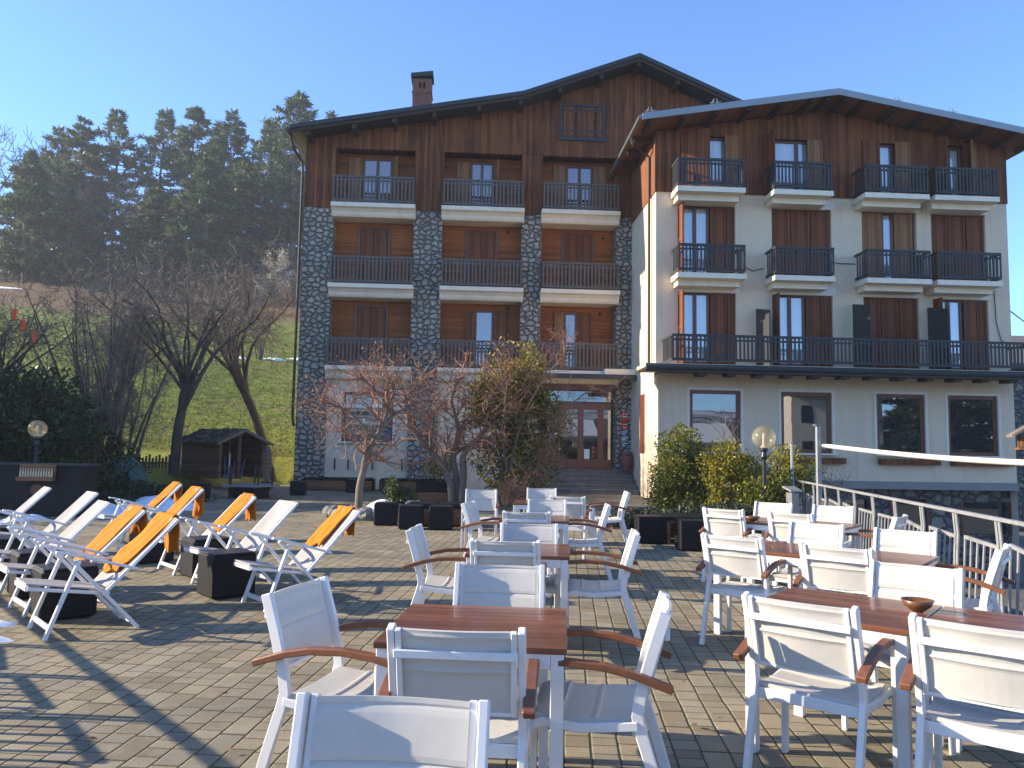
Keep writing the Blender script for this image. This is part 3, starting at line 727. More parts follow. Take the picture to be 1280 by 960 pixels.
# windows and shutters of the wing
DI = DW + .13
def bay(a, b, z0, z1, kind):
    w = b - a
    if kind == 'open':        # window left, one shutter folded right
        french_window(Wg, OW, a + .1, a + w * .55, DI, z0, z1); shutter(Wg, OW, a + w * .56, b - .3, DI - .08, z0 + .04, z1 - .05, D_); shutter(Wg, OW, b - .28, b - .01, DI - .05, z0 + .04, z1 - .05, D_)
        shutter(Wg, OW, a, a + .44, DI - .1, z0 + .04, z1 - .02, D_, None, R(84), 'l')
    elif kind == 'shut':
        k = 3
        for i in range(k): shutter(Wg, OW, a + w * i / k + .01, a + w * (i + 1) / k - .01, DI - .04 + .012 * (i % 2), z0 + .04, z1 - .05, D_ if i != 1 else M['shutter_dark'])
    elif kind == 'gap':
        shutter(Wg, OW, a + .02, a + w * .38, DI - .07, z0 + .04, z1 - .05, P); french_window(Wg, OW, a + w * .38, a + w * .60, DI, z0, z1, 1); shutter(Wg, OW, a + w * .60, b - .12, DI - .07, z0 + .04, z1 - .05, P)
    mb = MB(OW); mb.box(a + .002, DI + .07, z0, b - .002, DI + .09, z1); 
    if kind != 'open' and kind != 'gap': mb.build('shutter_backing', M['frame'], Wg)
    else:
        mb = MB(OW); mb.box(a + w * .6, DI + .07, z0, b - .002, DI + .09, z1); mb.box(a + .002, DI - .03, z1 - .06, b - .002, DI + .06, z1); mb.build('shutter_backing', M['frame'], Wg)
for (a, b), k2, k1 in zip(cols, ('open', 'shut', 'gap', 'shut'), ('open', 'open', 'shut', 'open')):
    bay(a, b, 7.45, 9.98, k2); bay(a, b, 4.46, 6.97, k1)
zt, zb = 12.42, 10.5
french_window(Wg, OW, 8.02, 8.80, DI - .02, zb, zt, 1); french_window(Wg, OW, 10.32, 11.98, DI - .02, zb, zt); french_window(Wg, OW, 13.98, 15.18, DI - .02, zb, zt); french_window(Wg, OW, 16.12, 17.08, DI - .02, zb, zt)
shutter(Wg, OW, 7.02, 7.98, DW - .10, zb, zt + .12, D_, None, R(20), 'l'); shutter(Wg, OW, 8.55, 9.08, DW - .09, zb, zt + .05, P); shutter(Wg, OW, 9.95, 10.5, DW - .08, zb, zt + .1, D_, None, R(78), 'l')
shutter(Wg, OW, 11.45, 12.0, DW - .09, zb, zt, P); shutter(Wg, OW, 13.42, 14.04, DW - .09, zb, zt + .05, D_); shutter(Wg, OW, 14.58, 15.15, DW - .09, zb, zt + .05, P)
shutter(Wg, OW, 15.95, 16.5, DW - .07, zb, zt + .12, D_, None, R(76), 'l'); shutter(Wg, OW, 17.0, 17.55, DW - .07, zb, zt + .1, P, None, R(40), 'r')
for a, b in gw:
    fixed_window(Wg, OW, a + .001, b - .001, 1.601, 3.649, DW + .07, fr=.12)
    mb = MB(OW)
    for q in ((a - .09, a, 1.52, 3.74), (b, b + .09, 1.52, 3.74), (a, b, 3.65, 3.74)): mb.box(q[0], DW - .014, q[2], q[1], DW - .001, q[3])
    mb.build('window_surround', M['trim_white'], Wg)
    mb = MB(OW); mb.box(a + .0, DW - .26, 1.26, b + .35, DW - .02, 1.46); mb.build('flower_box', M['shutter_dark'], Wg)
mb = MB(OW); mb.box(7.4, DW - .05, .44, 18.62, DW + .1, .70); mb.build('belt_beam', M['zinc'], Wg)
mb = MB(OW); wall_holes(mb, 7.4, 18.6, -2.8, .43, DW + .35, [(16.9, 18.5, -1.08, .03), (14.4, 15.6, -2.3, .1), (12.2, 13.6, -1.6, .05), (10., 11.4, -1.6, .05)], .2); mb.build('basement_wall', M['stone_low'], Wg)
for a, b, c, e in ((16.9, 18.5, -1.08, .03), (14.4, 15.6, -2.3, .1), (12.2, 13.6, -1.6, .05), (10., 11.4, -1.6, .05)):
    mb = MB(OW); mb.box(a, DW + .5, c, b, DW + .53, e); mb.build('basement_window', M['darkglass'], Wg)
    mb = MB(OW); mb.box(a - .1, DW + .32, c, a, DW + .36, e); mb.build('window_post', M['frame'], Wg); mb = MB(OW); mb.box(b, DW + .32, c, b + .1, DW + .36, e); mb.build('window_post', M['frame'], Wg)
mb = MB(OW); mb.box(6.19, DW + 1.6, 1.5, 6.17 - .015, DW + 2.3, 3.6); mb.build('side_window', M['frame'], Wg)
mb = MB(OW)                                                        # loose cable sagging along the wall
for p in ([(8.97, DW - .03, 8.2), (9.2, DW - .03, 7.9), (9.5, DW - .03, 7.75), (9.9, DW - .03, 7.85)], [(12., DW - .03, 8.15), (12.6, DW - .03, 8.1), (13.1, DW - .03, 8.1)], [(18.02, DW - .03, 7.3), (18.05, DW - .03, 6.2), (18.2, DW - .03, 5.6), (18.45, DW - .03, 5.4)]):
    mb.tube(p, .014, 5)
mb.build('cable', M['dark'], Wg)

# entrance steps between block and wing
S = thing('entrance_steps', 'five dark stone steps leading up to the glazed entrance', 'steps', fw(4.5, 28.4), YA)
for k in range(5):
    mb = MB((4.5, 28.4, 0)); z = .17 * (k + 1); d0 = 27.6 + .34 * k
    mb.box(2.4 + .06 * k, d0, z - .17 if k else -.05, 6.13, 29.6, z - .045); mb.build('riser', M['stone_step'], S)
    mb = MB((4.5, 28.4, 0)); mb.box(2.38 + .06 * k, d0 - .03, z - .045, 6.135, 29.6 if k == 4 else d0 + .36, z); mb.build('tread', M['stone_step'], S, bevel=.008)
# barrel at the top of the steps
t = thing('barrel_planter', 'brown barrel standing beside the entrance door on the top step', 'barrel', fw(5.92, 28.75, .85))
mb = MB(); mb.lathe([(.17, 0), (.21, .2), (.225, .36), (.21, .54), (.18, .70), (.16, .70), (.16, .66), (.02, .66)], 20); mb.build('body', M['terracotta'], t, smooth=False)
for z, r_ in ((.12, .203), (.55, .213)): mb = MB(); mb.lathe([(r_, 0), (r_ + .006, .02), (r_, .045)], 20, (0, 0, z)); mb.build('hoop', M['black_metal'], t)

# ------------------------------------------------------------------ terrace furniture
def make_chair():
    t = thing('dining_chair', 'chair', 'chair', group='white sling dining chairs')
    for s in (-1, 1):
        mb = MB(); x = .243 * s
        mb.sweep([(x, -.375, 0), (x, -.30, .25), (x, -.248, .41), (x, -.232, .475), (x, -.245, .56), (x, -.29, .72), (x, -.345, .892)], .028, .05)
        mb.build('leg', M['white'], t, .004)
    for s in (-1, 1):
        mb = MB(); x = .268 * s
        mb.sweep([(x, .225, 0), (x, .232, .30), (x, .228, .645)], .028, .045); mb.build('leg', M['white'], t, .004)
    mb = MB()
    for s in (-1, 1):
        mb.sweep([(s * .25, -.235, .44), (s * .25, 0, .415), (s * .25, .16, .43), (s * .25, .225, .40)], .024, .036)
    mb.bar((-.238, -.225, .418), (.238, -.225, .418), .024, .05); mb.bar((-.252, .205, .40), (.252, .205, .40), .024, .04)
    mb.build('seat_frame', M['white'], t, .003)
    mb = MB()
    for s in (-1, 1): mb.sweep([(s * .214, -.268, .56), (s * .214, -.302, .69), (s * .214, -.358, .886)], .022, .024)
    mb.bar((-.23, -.352, .795), (.23, -.352, .795), .022, .030); mb.bar((-.205, -.270, .566), (.205, -.270, .566), .016, .016)
    mb.build('back_frame', M['white'], t, .003)
    mb = MB()
    def seat(a, b):
        x = -.236 + .472 * a; y = -.222 + .452 * b
        z = .468 - .018 * sin(PI * b) * 1 - .012 * sin(PI * a) - .030 * max(0, (b - .82) / .18) ** 2 + .008 * (math.exp(-((b - .36) / .02) ** 2) + math.exp(-((b - .70) / .02) ** 2))
        return (x, y, z)
    mb.grid(seat, 10, 40, .018); mb.build('seat', M['sling'], t, smooth=False)
    mb = MB()
    def back(a, b):
        x = -.206 + .412 * a; z = .575 + .308 * b; y = -.268 - .086 * b ** 1.2 - .020 * sin(PI * a) - .009 * math.exp(-((b - .50) / .03) ** 2) - .006 * math.exp(-((b - .93) / .03) ** 2)
        return (x, y, z)
    mb.grid(back, 10, 30, .013); mb.build('backrest', M['sling'], t, smooth=False)
    for s in (-1, 1):
        mb = MB(); x = .272 * s
        mb.sweep([(x, .285, .652), (x, .20, .668), (x, .06, .680), (x, -.10, .672), (x, -.22, .648), (x, -.375, .598)], .048, .030)
        mb.build('armrest', M['teak_arm'], t, .005)
    return t
chair0 = make_chair(); used = [0]
def chair(bx, by, ang, label, gj=0.):
    """(bx,by): centre of the top of the back; ang: direction the sitter faces, degrees from +x"""
    a = R(ang + gj); f = (cos(a), sin(a)); loc = (bx + .345 * f[0], by + .345 * f[1], 0.); rz = a - PI / 2
    if not used[0]:
        used[0] = 1; chair0.location = loc; chair0.rotation_euler = (0, 0, rz); chair0['label'] = label
    else: dup(chair0, loc, rz, label)
def make_table():
    t = thing('dining_table', 'table', 'table', group='teak topped white dining tables')
    mb = MB(); n = 5; w = .808 / n
    for i in range(n): y = -.404 + w * i; mb.box(-.404, y + .0045, .714, .404, y + w - .0045, .742)
    mb.build('tabletop', M['teak'], t, .003)
    mb = MB(); mb.box(-.385, -.39, .7157, .385, .39, .7215); mb.v = [(x, y, z - .004) for x, y, z in mb.v]; mb.build('underframe', M['dark'], t)
    mb = MB(); a = .392
    for s in (-1, 1):
        mb.box(-a + .056, s * a - s * .028, .652, a - .056, s * a, .7155); mb.box(s * a - s * .028, -a + .056, .652, s * a, a - .056, .7155)
    mb.build('apron', M['white'], t, .002)
    for sx in (-1, 1):
        for sy in (-1, 1):
            mb = MB(); mb.box(sx * a, sy * a, 0, sx * (a - .055), sy * (a - .055), .7155); mb.build('leg', M['white'], t, .003)
    return t
table0 = make_table(); usedt = [0]
def table(x, y, ang, label):
    if not usedt[0]: usedt[0] = 1; table0.location = (x, y, 0); table0.rotation_euler = (0, 0, R(ang)); table0['label'] = label
    else: dup(table0, (x, y, 0), R(ang), label)
TA = -4.2
fm = 90 + TA
tabs = [(-.13, 3.66, 'nearest table of the middle row, its glossy teak top fully in view'), (.09, 6.40, 'second table of the middle row, with a chair back in front of its left half'),
        (.31, 9.33, 'third table of the middle row'), (.47, 12.15, 'farthest table of the middle row, in front of the yellow-leaved shrub')]
for x, y, l in tabs: table(x, y, TA, l)
F_, B_, L_, R_ = fm, fm + 180, TA, TA + 180
for bx, by, an, l in [
    (-.30, 2.107, B_, 'nearest white chair at the bottom edge, its backrest front facing the camera'),
    (-.19, 2.90, F_, 'white chair at the near side of the nearest middle table, crossbar across its back'),
    (-.05, 4.50, B_, 'white chair on the far side of the nearest middle table, facing the camera'),
    (-1.01, 3.73, -15.8, 'white chair turned aslant at the left of the nearest middle table'),
    (.69, 3.45, 169, 'white chair at the right of the nearest middle table, seen side-on'),
    (-.03, 5.67, F_, 'white chair at the near side of the second middle table, seen from behind'),
    (.18, 6.99, B_ + 1, 'white chair on the far side of the second middle table'),
    (-.80, 6.50, -3, 'white chair at the left of the second middle table, facing right'),
    (1.04, 6.40, 174, 'white chair at the right of the second middle table, seen side-on'),
    (.18, 8.30, F_, 'white chair at the near side of the third middle table'),
    (.50, 10.40, B_, 'cream chair on the far side of the third middle table, facing the camera'),
    (-.52, 9.62, -12, 'white chair at the left of the third middle table, its back a slanted strip'),
    (1.21, 9.55, 176, 'white chair at the right of the third middle table, seen side-on'),
    (.83, 11.2, F_ - 8, 'white chair at the near side of the farthest middle table, half hidden'),
    (.55, 13.45, B_, 'white chair behind the farthest middle table, beside the entrance steps'),
    (-.47, 12.7, B_ + 4, 'white chair standing left of the farthest middle table in front of the wood-sided sofa'),
    (1.93, 12.75, 178, 'white chair at the right of the farthest middle table, near the dark juniper')]:
    chair(bx, by, an, l)
e1a = -39.; e1 = Vector((cos(R(e1a)), sin(R(e1a)))); e2 = Vector((-e1.y, e1.x)); FA = e1a + 90
rt = [((1.806, 4.225), 'right-hand near table carrying a wooden bowl'), ((2.440, 3.712), 'right-hand near table cut by the right edge of the photo'),
      ((2.324, 6.83), 'left table of the middle pair in the right-hand group'), ((2.953, 6.32), 'right table of the middle pair in the right-hand group'),
      ((2.98, 9.65), 'far left table of the right-hand group, with a small dark bowl'), ((3.607, 9.14), 'far right table of the right-hand group, next to the railing')]
for (x, y), l in rt: table(x, y, e1a, l)
for bx, by, an, l in [
    (1.31, 3.55, FA, 'large white chair at the near right table, back to the camera with one armrest showing'),
    (1.875, 3.12, FA, 'white chair in the lower right corner, cut by the photo edge'),
    (1.78, 6.25, FA, 'white chair backed to the camera at the left table of the middle right pair'),
    (2.37, 5.67, FA, 'white chair backed to the camera just behind the near right table'),
    (2.54, 9.27, FA, 'white chair backed to the camera at the far left end of the right-hand group'),
    (3.17, 8.80, FA, 'white chair backed to the camera at the far right table, second from the left'),
    (2.49, 4.78, FA + 180, 'wide cream chair facing the camera behind the bowl table'),
    (2.97, 7.52, FA + 180, 'cream chair facing the camera behind the left table of the middle right pair'),
    (3.556, 6.99, FA + 180, 'cream chair facing the camera behind the right table of the middle right pair'),
    (3.61, 10.62, FA + 180, 'cream chair in the far row, in front of the golden bush'),
    (4.24, 10.17, FA + 180, 'cream chair in the far row, in front of the far end of the railing'),
    (3.67, 5.78, e1a + 180, 'white chair at the right end of the middle pair, side-on against the railing'),
    (4.33, 8.60, e1a + 180, 'white chair at the right end of the far pair, a sliver against the railing')]:
    chair(bx, by, an, l)
def bowl(x, y, s, label):
    t = thing('wooden_bowl', label, 'bowl', (x, y, .743), 0)
    mb = MB(); mb.lathe([(.032 * s, 0), (.05 * s, .006), (.095 * s, .03), (.118 * s, .062), (.110 * s, .062), (.085 * s, .030), (.04 * s, .014), (.002, .012)], 24)
    mb.build('body', M['bowl'], t, smooth=True)
bowl(2.14, 4.10, .68, 'turned wooden bowl on the near right teak table'); bowl(2.90, 9.30, .8, 'small dark bowl on the far left teak table')

# deck chairs: local x runs from the feet to the head end, y across
def make_deck():
    t = thing('deck_chair', 'deck', 'deck chair', group='white folding deck chairs in two rows')
    W = .53
    for k, y in enumerate((.0, W)):
        mb = MB(); mb.bar((0, y, 0), (.215, y, .605), .028, .042, (0, 1, 0)); mb.build('leg', M['white'], t, .004)
        yy = y + (.034 if k == 0 else -.034)
        mb = MB(); mb.bar((.70, yy, 0), (.125, yy, .640), .028, .046, (0, 1, 0)); mb.build('leg', M['white'], t, .004)
    for y in (-.005, W + .005):
        mb = MB(); mb.sweep([(.04, y, .676), (.12, y, .664), (.66, y, .495)], .045, .022, (0, 1, 0)); mb.build('armrest', M['white'], t, .004)
    mb = MB()
    for y in (.07, W - .07): mb.bar((-.13, y, .402), (.47, y, .302), .026, .045, (0, 1, 0))
    mb.bar((-.125, .07, .40), (-.125, W - .07, .40), .03, .04); mb.bar((.46, .083, .304), (.46, W - .083, .304), .026, .026); mb.build('seat_frame', M['white'], t, .004)
    mb = MB()
    for y in (.032 + .03, W - .062): mb.bar((.41, y, .29), (1.0, y, .885), .026, .045, (0, 1, 0))
    mb.bar((.99, .075, .872), (.99, W - .075, .872), .024, .024); mb.bar((.445, .075, .325), (.445, W - .075, .325), .022, .022); mb.build('back_frame', M['white'], t, .004)
    mb = MB(); mb.bar((.03, .014, .085), (.03, W - .014, .085), .022, .04); mb.build('crossbar', M['white'], t, .003)
    mb = MB(); mb.bar((.64, .05, .067), (.64, W - .05, .067), .022, .04); mb.build('crossbar', M['white'], t, .003)
    mb = MB()
    mb.grid(lambda a, b: (-.135 + .57 * b, .075 + (W - .15) * a, .430 - .098 * b - .014 * sin(PI * a) * sin(PI * b)), 8, 10, .012); mb.build('seat', M['deck_sling'], t)
    mb = MB()
    mb.grid(lambda a, b: (.455 + .54 * b - .0 + .022 * sin(PI * b) * sin(PI * a), .07 + (W - .14) * a, .345 + .545 * b - .022 * sin(PI * b) * sin(PI * a)), 8, 14, .012); mb.build('backrest', M['deck_sling'], t)
    return t
deck0 = make_deck(); DA = R(43)
decks = [((-3.62, 6.16), 'deck chair nearest the camera at the left, with a crumpled orange towel', 1),
         ((-4.28, 6.95), 'second deck chair of the left row, orange towel spread straight down its back', 1),
         ((-5.12, 7.88), 'bare white deck chair right behind the second chair of the left row', 0),
         ((-6.08, 9.45), 'bare white deck chair, fourth of the left row', 0),
         ((-7.28, 10.40), 'bare white deck chair cut by the left edge, in front of the black bar', 0),
         ((-2.27, 7.34), 'deck chair at the right end of the right row, towel over its left side', 1),
         ((-3.16, 8.36), 'bare white deck chair, second from the right in the right row', 0),
         ((-3.96, 9.25), 'deck chair behind the two near black cubes, with a flat orange towel', 1),
         ((-5.20, 10.72), 'deck chair with an orange towel hanging long over its head end', 1),
         ((-6.10, 12.02), 'farthest deck chair, its orange towel bunched at the top', 1)]
for k, ((x, y), l, tw) in enumerate(decks):
    if k == 0: deck0.location = (x, y, 0); deck0.rotation_euler = (0, 0, DA); deck0['label'] = l
    else: dup(deck0, (x, y, 0), DA + R((-2, 1.5, 0, 2, -1)[k % 5]), l)
def towel(x, y, rz, y0, y1, lo, hang, label, seed, crumple=0.):
    W = .53; n1, n2 = 14, 44
    L0 = .80 * (1 - lo); Lt = L0 + .05 + hang; se = seed * 7.3
    def fn(a, b):
        s = b * Lt; yy = y0 + (y1 - y0) * a + .012 * sin(s * 9 + se)
        q = noise.noise(Vector((a * 3.1 + se, s * 4.3, seed))); w = .011 * sin(a * 17 + se + 2.2 * s) * (.4 + .6 * b)
        up = .022 + w * .7 + .016 * q + crumple * max(0, .35 - b) * 1.0 * abs(noise.noise(Vector((a * 5, s * 7, seed + 9)))) * 2.2
        if s < L0:
            t = lo + (1 - lo) * s / L0; t += .05 * (q + .3 * sin(a * 6 + se)) * max(0, 1 - b * 5)
            px, pz = .455 + .545 * t, .345 + .545 * t
            return (px - up * .7, yy, pz + up * .7)
        s2 = s - L0
        if s2 < .05:
            an = s2 / .05 * PI * .75; r = .03
            return (1.0 + r * (-cos(an + .78)) , yy, .89 + r * sin(an + .78) + .004)
        s3 = (s2 - .05); fl = .05 * sin(a * 9 + se) * s3 / max(hang, .01)
        return (1.035 + .03 * q * s3 * 4 + fl * .5 + .02 * w, yy + fl * .4 - .12 * s3 * (a - .5), .875 - s3 * (1 + .25 * noise.noise(Vector((a * 2.3, 1, seed)))))
    mb = MB(); mb.grid(fn, n1, n2, -.010)
    o = mb.build('towel', M['towel'], None, smooth=True); o.location = (x, y, 0); o.rotation_euler = (0, 0, rz)
    tag(o, label, 'towel', 'orange towels on the deck chairs')
tw = [(0, .12, .50, .16, .30, 'crumpled orange towel on the deck chair nearest the camera', .07), (1, .10, .46, .10, .24, 'straight orange towel on the second chair of the left row', .0),
      (5, .19, .50, .34, .26, 'short thick orange towel on the rightmost deck chair', .02), (7, .10, .42, .22, .30, 'flat orange towel on the deck chair behind the black cubes', 0.),
      (8, .10, .44, .25, .42, 'orange towel with a long end hanging behind its deck chair', .02), (9, .12, .47, .30, .30, 'orange towel bunched over the farthest deck chair', .06)]
for k, y0, y1, lo, hg, l, cr in tw:
    (x, y), _, _ = decks[k]; towel(x, y, DA + (R((-2, 1.5, 0, 2, -1)[k % 5]) if k else 0), y0, y1, lo, hg, l, k + 1, cr)

# black woven cubes and lounge furniture
def make_cube():
    t = thing('cube_stool', 'cube', 'stool', group='black woven cube stools')
    mb = MB(); mb.box(-.225, -.21, .015, .225, .21, .435); mb.build('body', M['wicker'], t, .016)
    mb = MB(); mb.box(-.215, -.20, .436, .215, .20, .452); mb.build('lid', M['black_metal'], t, .006)
    for sx in (-1, 1):
        for sy in (-1, 1): mb = MB(); mb.box(sx * .19, sy * .175, 0, sx * .16, sy * .145, .0145); mb.build('foot', M['black_metal'], t)
    return t
cube0 = make_cube()
cubes = [(-2.92, 8.10, 43, 1, 'large black cube table beside the rightmost deck chair'), (-3.60, 9.27, 43, 1, 'black cube table behind the large near cube, between two deck chairs'),
         (-3.98, 7.02, 43, 1, 'black cube under the arm of the deck chair nearest the camera'), (-4.78, 7.95, 43, 1, 'grey-sided black cube between the second and third deck chairs of the left row'),
         (-5.72, 9.0, 43, 1, 'black cube at the left edge below the fourth deck chair'), (-6.6, 10.0, 43, 1, 'black cube in the shade in front of the bar'),
         (-4.72, 10.3, 43, 1, 'black cube behind the seat of the towel-hung deck chair'),
         (-2.48, 15.62, 2, 1.0, 'black cube at the left end of the tree bed, under the small conifer'), (-1.90, 14.98, 2, 1.0, 'black cube in front of the wood-sided sofa, left one of two'), (-1.32, 14.98, 2, 1.0, 'black cube in front of the wood-sided sofa, right one of two'),
         (-2.85, 21.2, 2, 1, 'black cube in the shade behind the snowy tree bed'),
         (2.40, 13.35, 0, 1.02, 'black cube standing alone right of the tables, by the junipers'), (2.93, 12.48, 0, 1.06, 'larger black cube in front of the wood-lined lounge table'),
         (-6.7, 24.5, 5, 1, 'black cube in the dark corner right of the fire table'), (-8.9, 22.3, 5, 1, 'black cube left of the fire table'), (-5.35, 26.4, 3, 1, 'black cube in front of the left wall bench'), (-5.0, 26.4, 3, 0, ''), (-4.1, 26.3, 3, 1, 'black cube left of the twisted trunk in the shade')]
k = 0
for x, y, a, s, l in cubes:
    if not s: continue
    if k == 0: cube0.location = (x, y, 0); cube0.rotation_euler = (0, 0, R(a)); cube0['label'] = l
    else: dup(cube0, (x, y, 0), R(a), l, scale=(s, s, s))
    k += 1
def bench(x, y, a, w, d, label, back=False):
    t = thing('lounge_bench', label, 'bench', (x, y, 0), R(a), 'wood-sided black lounge benches')
    mb = MB(); mb.box(-w / 2, -d / 2, .04, w / 2, d / 2, .36); mb.build('wooden_base', M['planter_wood'], t, .006)
    for s in (-1, 1):
        mb = MB(); mb.box(s * w / 2 + s * .002, -d / 2 - .02, 0, s * (w / 2 + .05), d / 2 + .02, .42); mb.build('end_panel', M['wicker'], t, .008)
    n = max(1, round(w / .7))
    for i in range(n):
        mb = MB(); mb.box(-w / 2 + w * i / n + .01, -d / 2 - .03, .362, -w / 2 + w * (i + 1) / n - .01, d / 2, .46); mb.build('cushion', M['wicker'], t, .02)
    if back:
        mb = MB(); mb.box(-w / 2, d / 2 - .12, .462, w / 2, d / 2, .62); mb.build('back_panel', M['wicker'], t, .01)
    return t
bench(-1.42, 15.72, 2, 1.25, .62, 'wood-sided sofa with black top between the tree bed and the tables')
bench(-1.95, 21.4, 2, 1.35, .65, 'black sofa in the shade at the foot of the multi-stemmed tree', True)
o = bench(-6.1, 27.6, 3.1, 2.4, .6, 'long wood-fronted bench along the rendered wall, left one'); o = bench(-3.3, 27.75, 3.1, 2.6, .6, 'long wood-fronted bench along the rendered wall, right of the twisted trunk')
# lounge table with wood-lined frame by the bushes
t = thing('lounge_table', 'black framed lounge table lined with wood, in front of the bushes', 'table', (3.35, 13.6, 0), 0)
mb = MB(); mb.box(-.75, -.45, .40, .75, .45, .46); mb.box(-.75, -.45, 0, -.69, .45, .3995); mb.box(.69, -.45, 0, .75, .45, .3995); mb.build('frame', M['wicker'], t, .006)
mb = MB(); mb.box(-.688, -.44, .345, .688, .44, .398); mb.box(-.688, -.44, .0, -.63, .44, .344); mb.box(.63, -.44, 0, .688, .44, .344); mb.box(-.629, .30, .02, .629, .40, .344); mb.build('wood_lining', M['planter_wood'], t, .004)
# fire table with its posts
t = thing('fire_table', 'low black hexagonal fire table with a grey top, in the dark back corner', 'table', (-7.75, 23.0, 0), 0)
mb = MB(); mb.lathe([(.60, 0), (.62, .34)], 6); mb.build('base', M['wicker'], t)
mb = MB(); mb.lathe([(.30, .345), (.92, .345), (.92, .39), (.30, .39)], 6); mb.build('tabletop', M['zinc'], t)
mb = MB(); mb.lathe([(.29, .30), (.29, .37), (.02, .37)], 12); mb.build('burner_tray', M['dark'], t)
for i in range(5):
    a = 2 * PI * i / 5 + .4; mb = MB(); mb.tube([(.66 * cos(a), .66 * sin(a), .391), (.66 * cos(a), .66 * sin(a), .90)], .03, 8); mb.build('post', M['black_metal'], t)
# bar counter at the left
t = thing('bar_counter', 'black outdoor bar counter in the shade of the hedge', 'bar', (-10.7, 16.4, 0), R(4))
mb = MB(); mb.box(-1.75, -.35, 0, 1.75, .35, 1.04); mb.build('front_panel', M['wicker'], t, .01)
mb = MB(); mb.box(-1.8, -.42, 1.045, 1.8, .42, 1.09); mb.build('counter_top', M['black_metal'], t, .008)
mb = MB(); mb.tube([(.85, -.36, .55), (.85, -.375, .55)], .12, 16); mb.build('round_badge', M['terracotta'], t)
t = thing('bottle_shelf', 'wooden shelf of small amber bottles fixed to the front of the bar', 'shelf', (-9.78, 15.98, .74), R(4))
mb = MB(); mb.box(-.36, -.10, 0, .36, .05, .03); mb.box(-.36, -.10, .031, .36, -.085, .085); mb.box(-.36, .035, .031, .36, .05, .34); mb.build('board', M['planter_wood'], t)
for i in range(13):
    o = MB(); o.lathe([(.016, 0), (.02, .02), (.02, .13), (.009, .18), (.009, .235), (.001, .235)], 8)
    o = o.build('bottle', M['bottle'], None, smooth=True); x = -.31 + .62 * i / 12
    o.location = (-9.78 + x * cos(R(4)) + .02 * sin(R(4)), 15.96 + x * sin(R(4)), .772); tag(o, 'small amber bottle in the row on the shelf of the black bar', 'bottle', 'bottles on the bar shelf')

# globe lamps
def globe_lamp(x, y, zc, r, label):
    t = thing('globe_lamp', label, 'lamp', (x, y, 0))
    mb = MB(); mb.lathe([(.10, 0), (.10, .04), (.045, .10), (.04, zc - r - .22), (.07, zc - r - .16), (.05, zc - r - .06), (.09, zc - r - .03), (.09, zc - r + .02)], 14); mb.build('post', M['black_metal'], t)
    mb = MB(); mb.lathe([(r * sin(PI * (.08 + .92 * i / 20)) + .0005, zc - r * cos(PI * (.08 + .92 * i / 20))) for i in range(21)], 28); mb.build('globe', M['globe'], t, smooth=True)
    mb = MB(); mb.lathe([(.075, zc - r + .03), (.04, zc - r + .09), (.03, zc - r + .10), (.03, zc + .07), (.002, zc + .09)], 12); mb.build('lamp_holder', M['trim_white'], t)
globe_lamp(-10.94, 17.8, 1.84, .20, 'globe lamp on a dark post behind the black bar, against the hedge')
globe_lamp(5.25, 16.0, 1.89, .24, 'clear globe lamp rising from the golden bushes in front of the white wing')

# ------------------------------------------------------------------ railings
def rail_run(pts_, label, step=1.0, seed=1):
    """posts, handrail and separate slatted panels along a line (z=0 terrace)"""
    p0, p1 = Vector((*pts_[0], 0)), Vector((*pts_[1], 0)); d = (p1 - p0); L = d.length; d.normalize(); n = Vector((-d.y, d.x, 0))
    t = thing('terrace_railing', label, 'railing', p0, 0); rr = random.Random(seed)
    k = round(L / step); Z = Vector((0, 0, 1))
    mb = MB(); mb.bar(Z * .985, d * L + Z * .985, .06, .035); mb.build('handrail', M['galv'], t, .004)
    for i in range(k + 1):
        q = d * (L * i / k); mb = MB()
        for s in (-1, 1):
            a = q + d * (.035 * s)
            mb.sweep([a, a + Z * .55, a + Z * .72 - n * .02, a + Z * .968], .05, .012, n) if 0 else mb.sweep([a, a + Z * .5, a + Z * .75 + n * .015, a + Z * .967 + n * .0], .045, .014, d)
        mb.build('post', M['galv'], t)
        if i == k: break
        a, b = q + d * .12, d * (L * (i + 1) / k) - d * .12; lean = n * .05; tw_ = rr.uniform(-.02, .02)
        mb = MB(); T = lambda f, z: a.lerp(b, f) + Z * z + lean * (z / .7)
        zt0, zt1 = .74 + tw_, .70 - tw_
        mb.bar(T(-.0, zt0), T(1., zt1), .03, .035); mb.bar(T(.04, .10), T(.96, .10), .03, .03)
        for j in range(6):
            f = j / 5; g = .04 + .92 * f; mb.bar(T(g, .115), T(f, zt0 + (zt1 - zt0) * f - .018), .03, .014, n)
        mb.build('slatted_panel', M['galv'], t)
        mb = MB(); c = (b + d * .12)
        mb.tube([b + Z * .62 + lean * .9, b + d * .06 + Z * .68 + lean, c + Z * .66], .012, 6); mb.build('bracket', M['galv'], t)
    return t
rail_run(((railx(17.2), 17.2), (railx(4.2), 4.2)), 'galvanised railing with slatted panels along the right edge of the terrace', 1.0, 3)
rail_run(((-8.0, 8.35), (-1.6, 1.6)), 'galvanised railing along the near left terrace edge, throwing slatted shadows', 1.0, 8)
# short return of the railing behind its corner
rail_run(((railx(17.3) + .12, 17.35), (7.1, 18.8)), 'short galvanised railing closing the terrace corner by the golden bush', .8, 5)

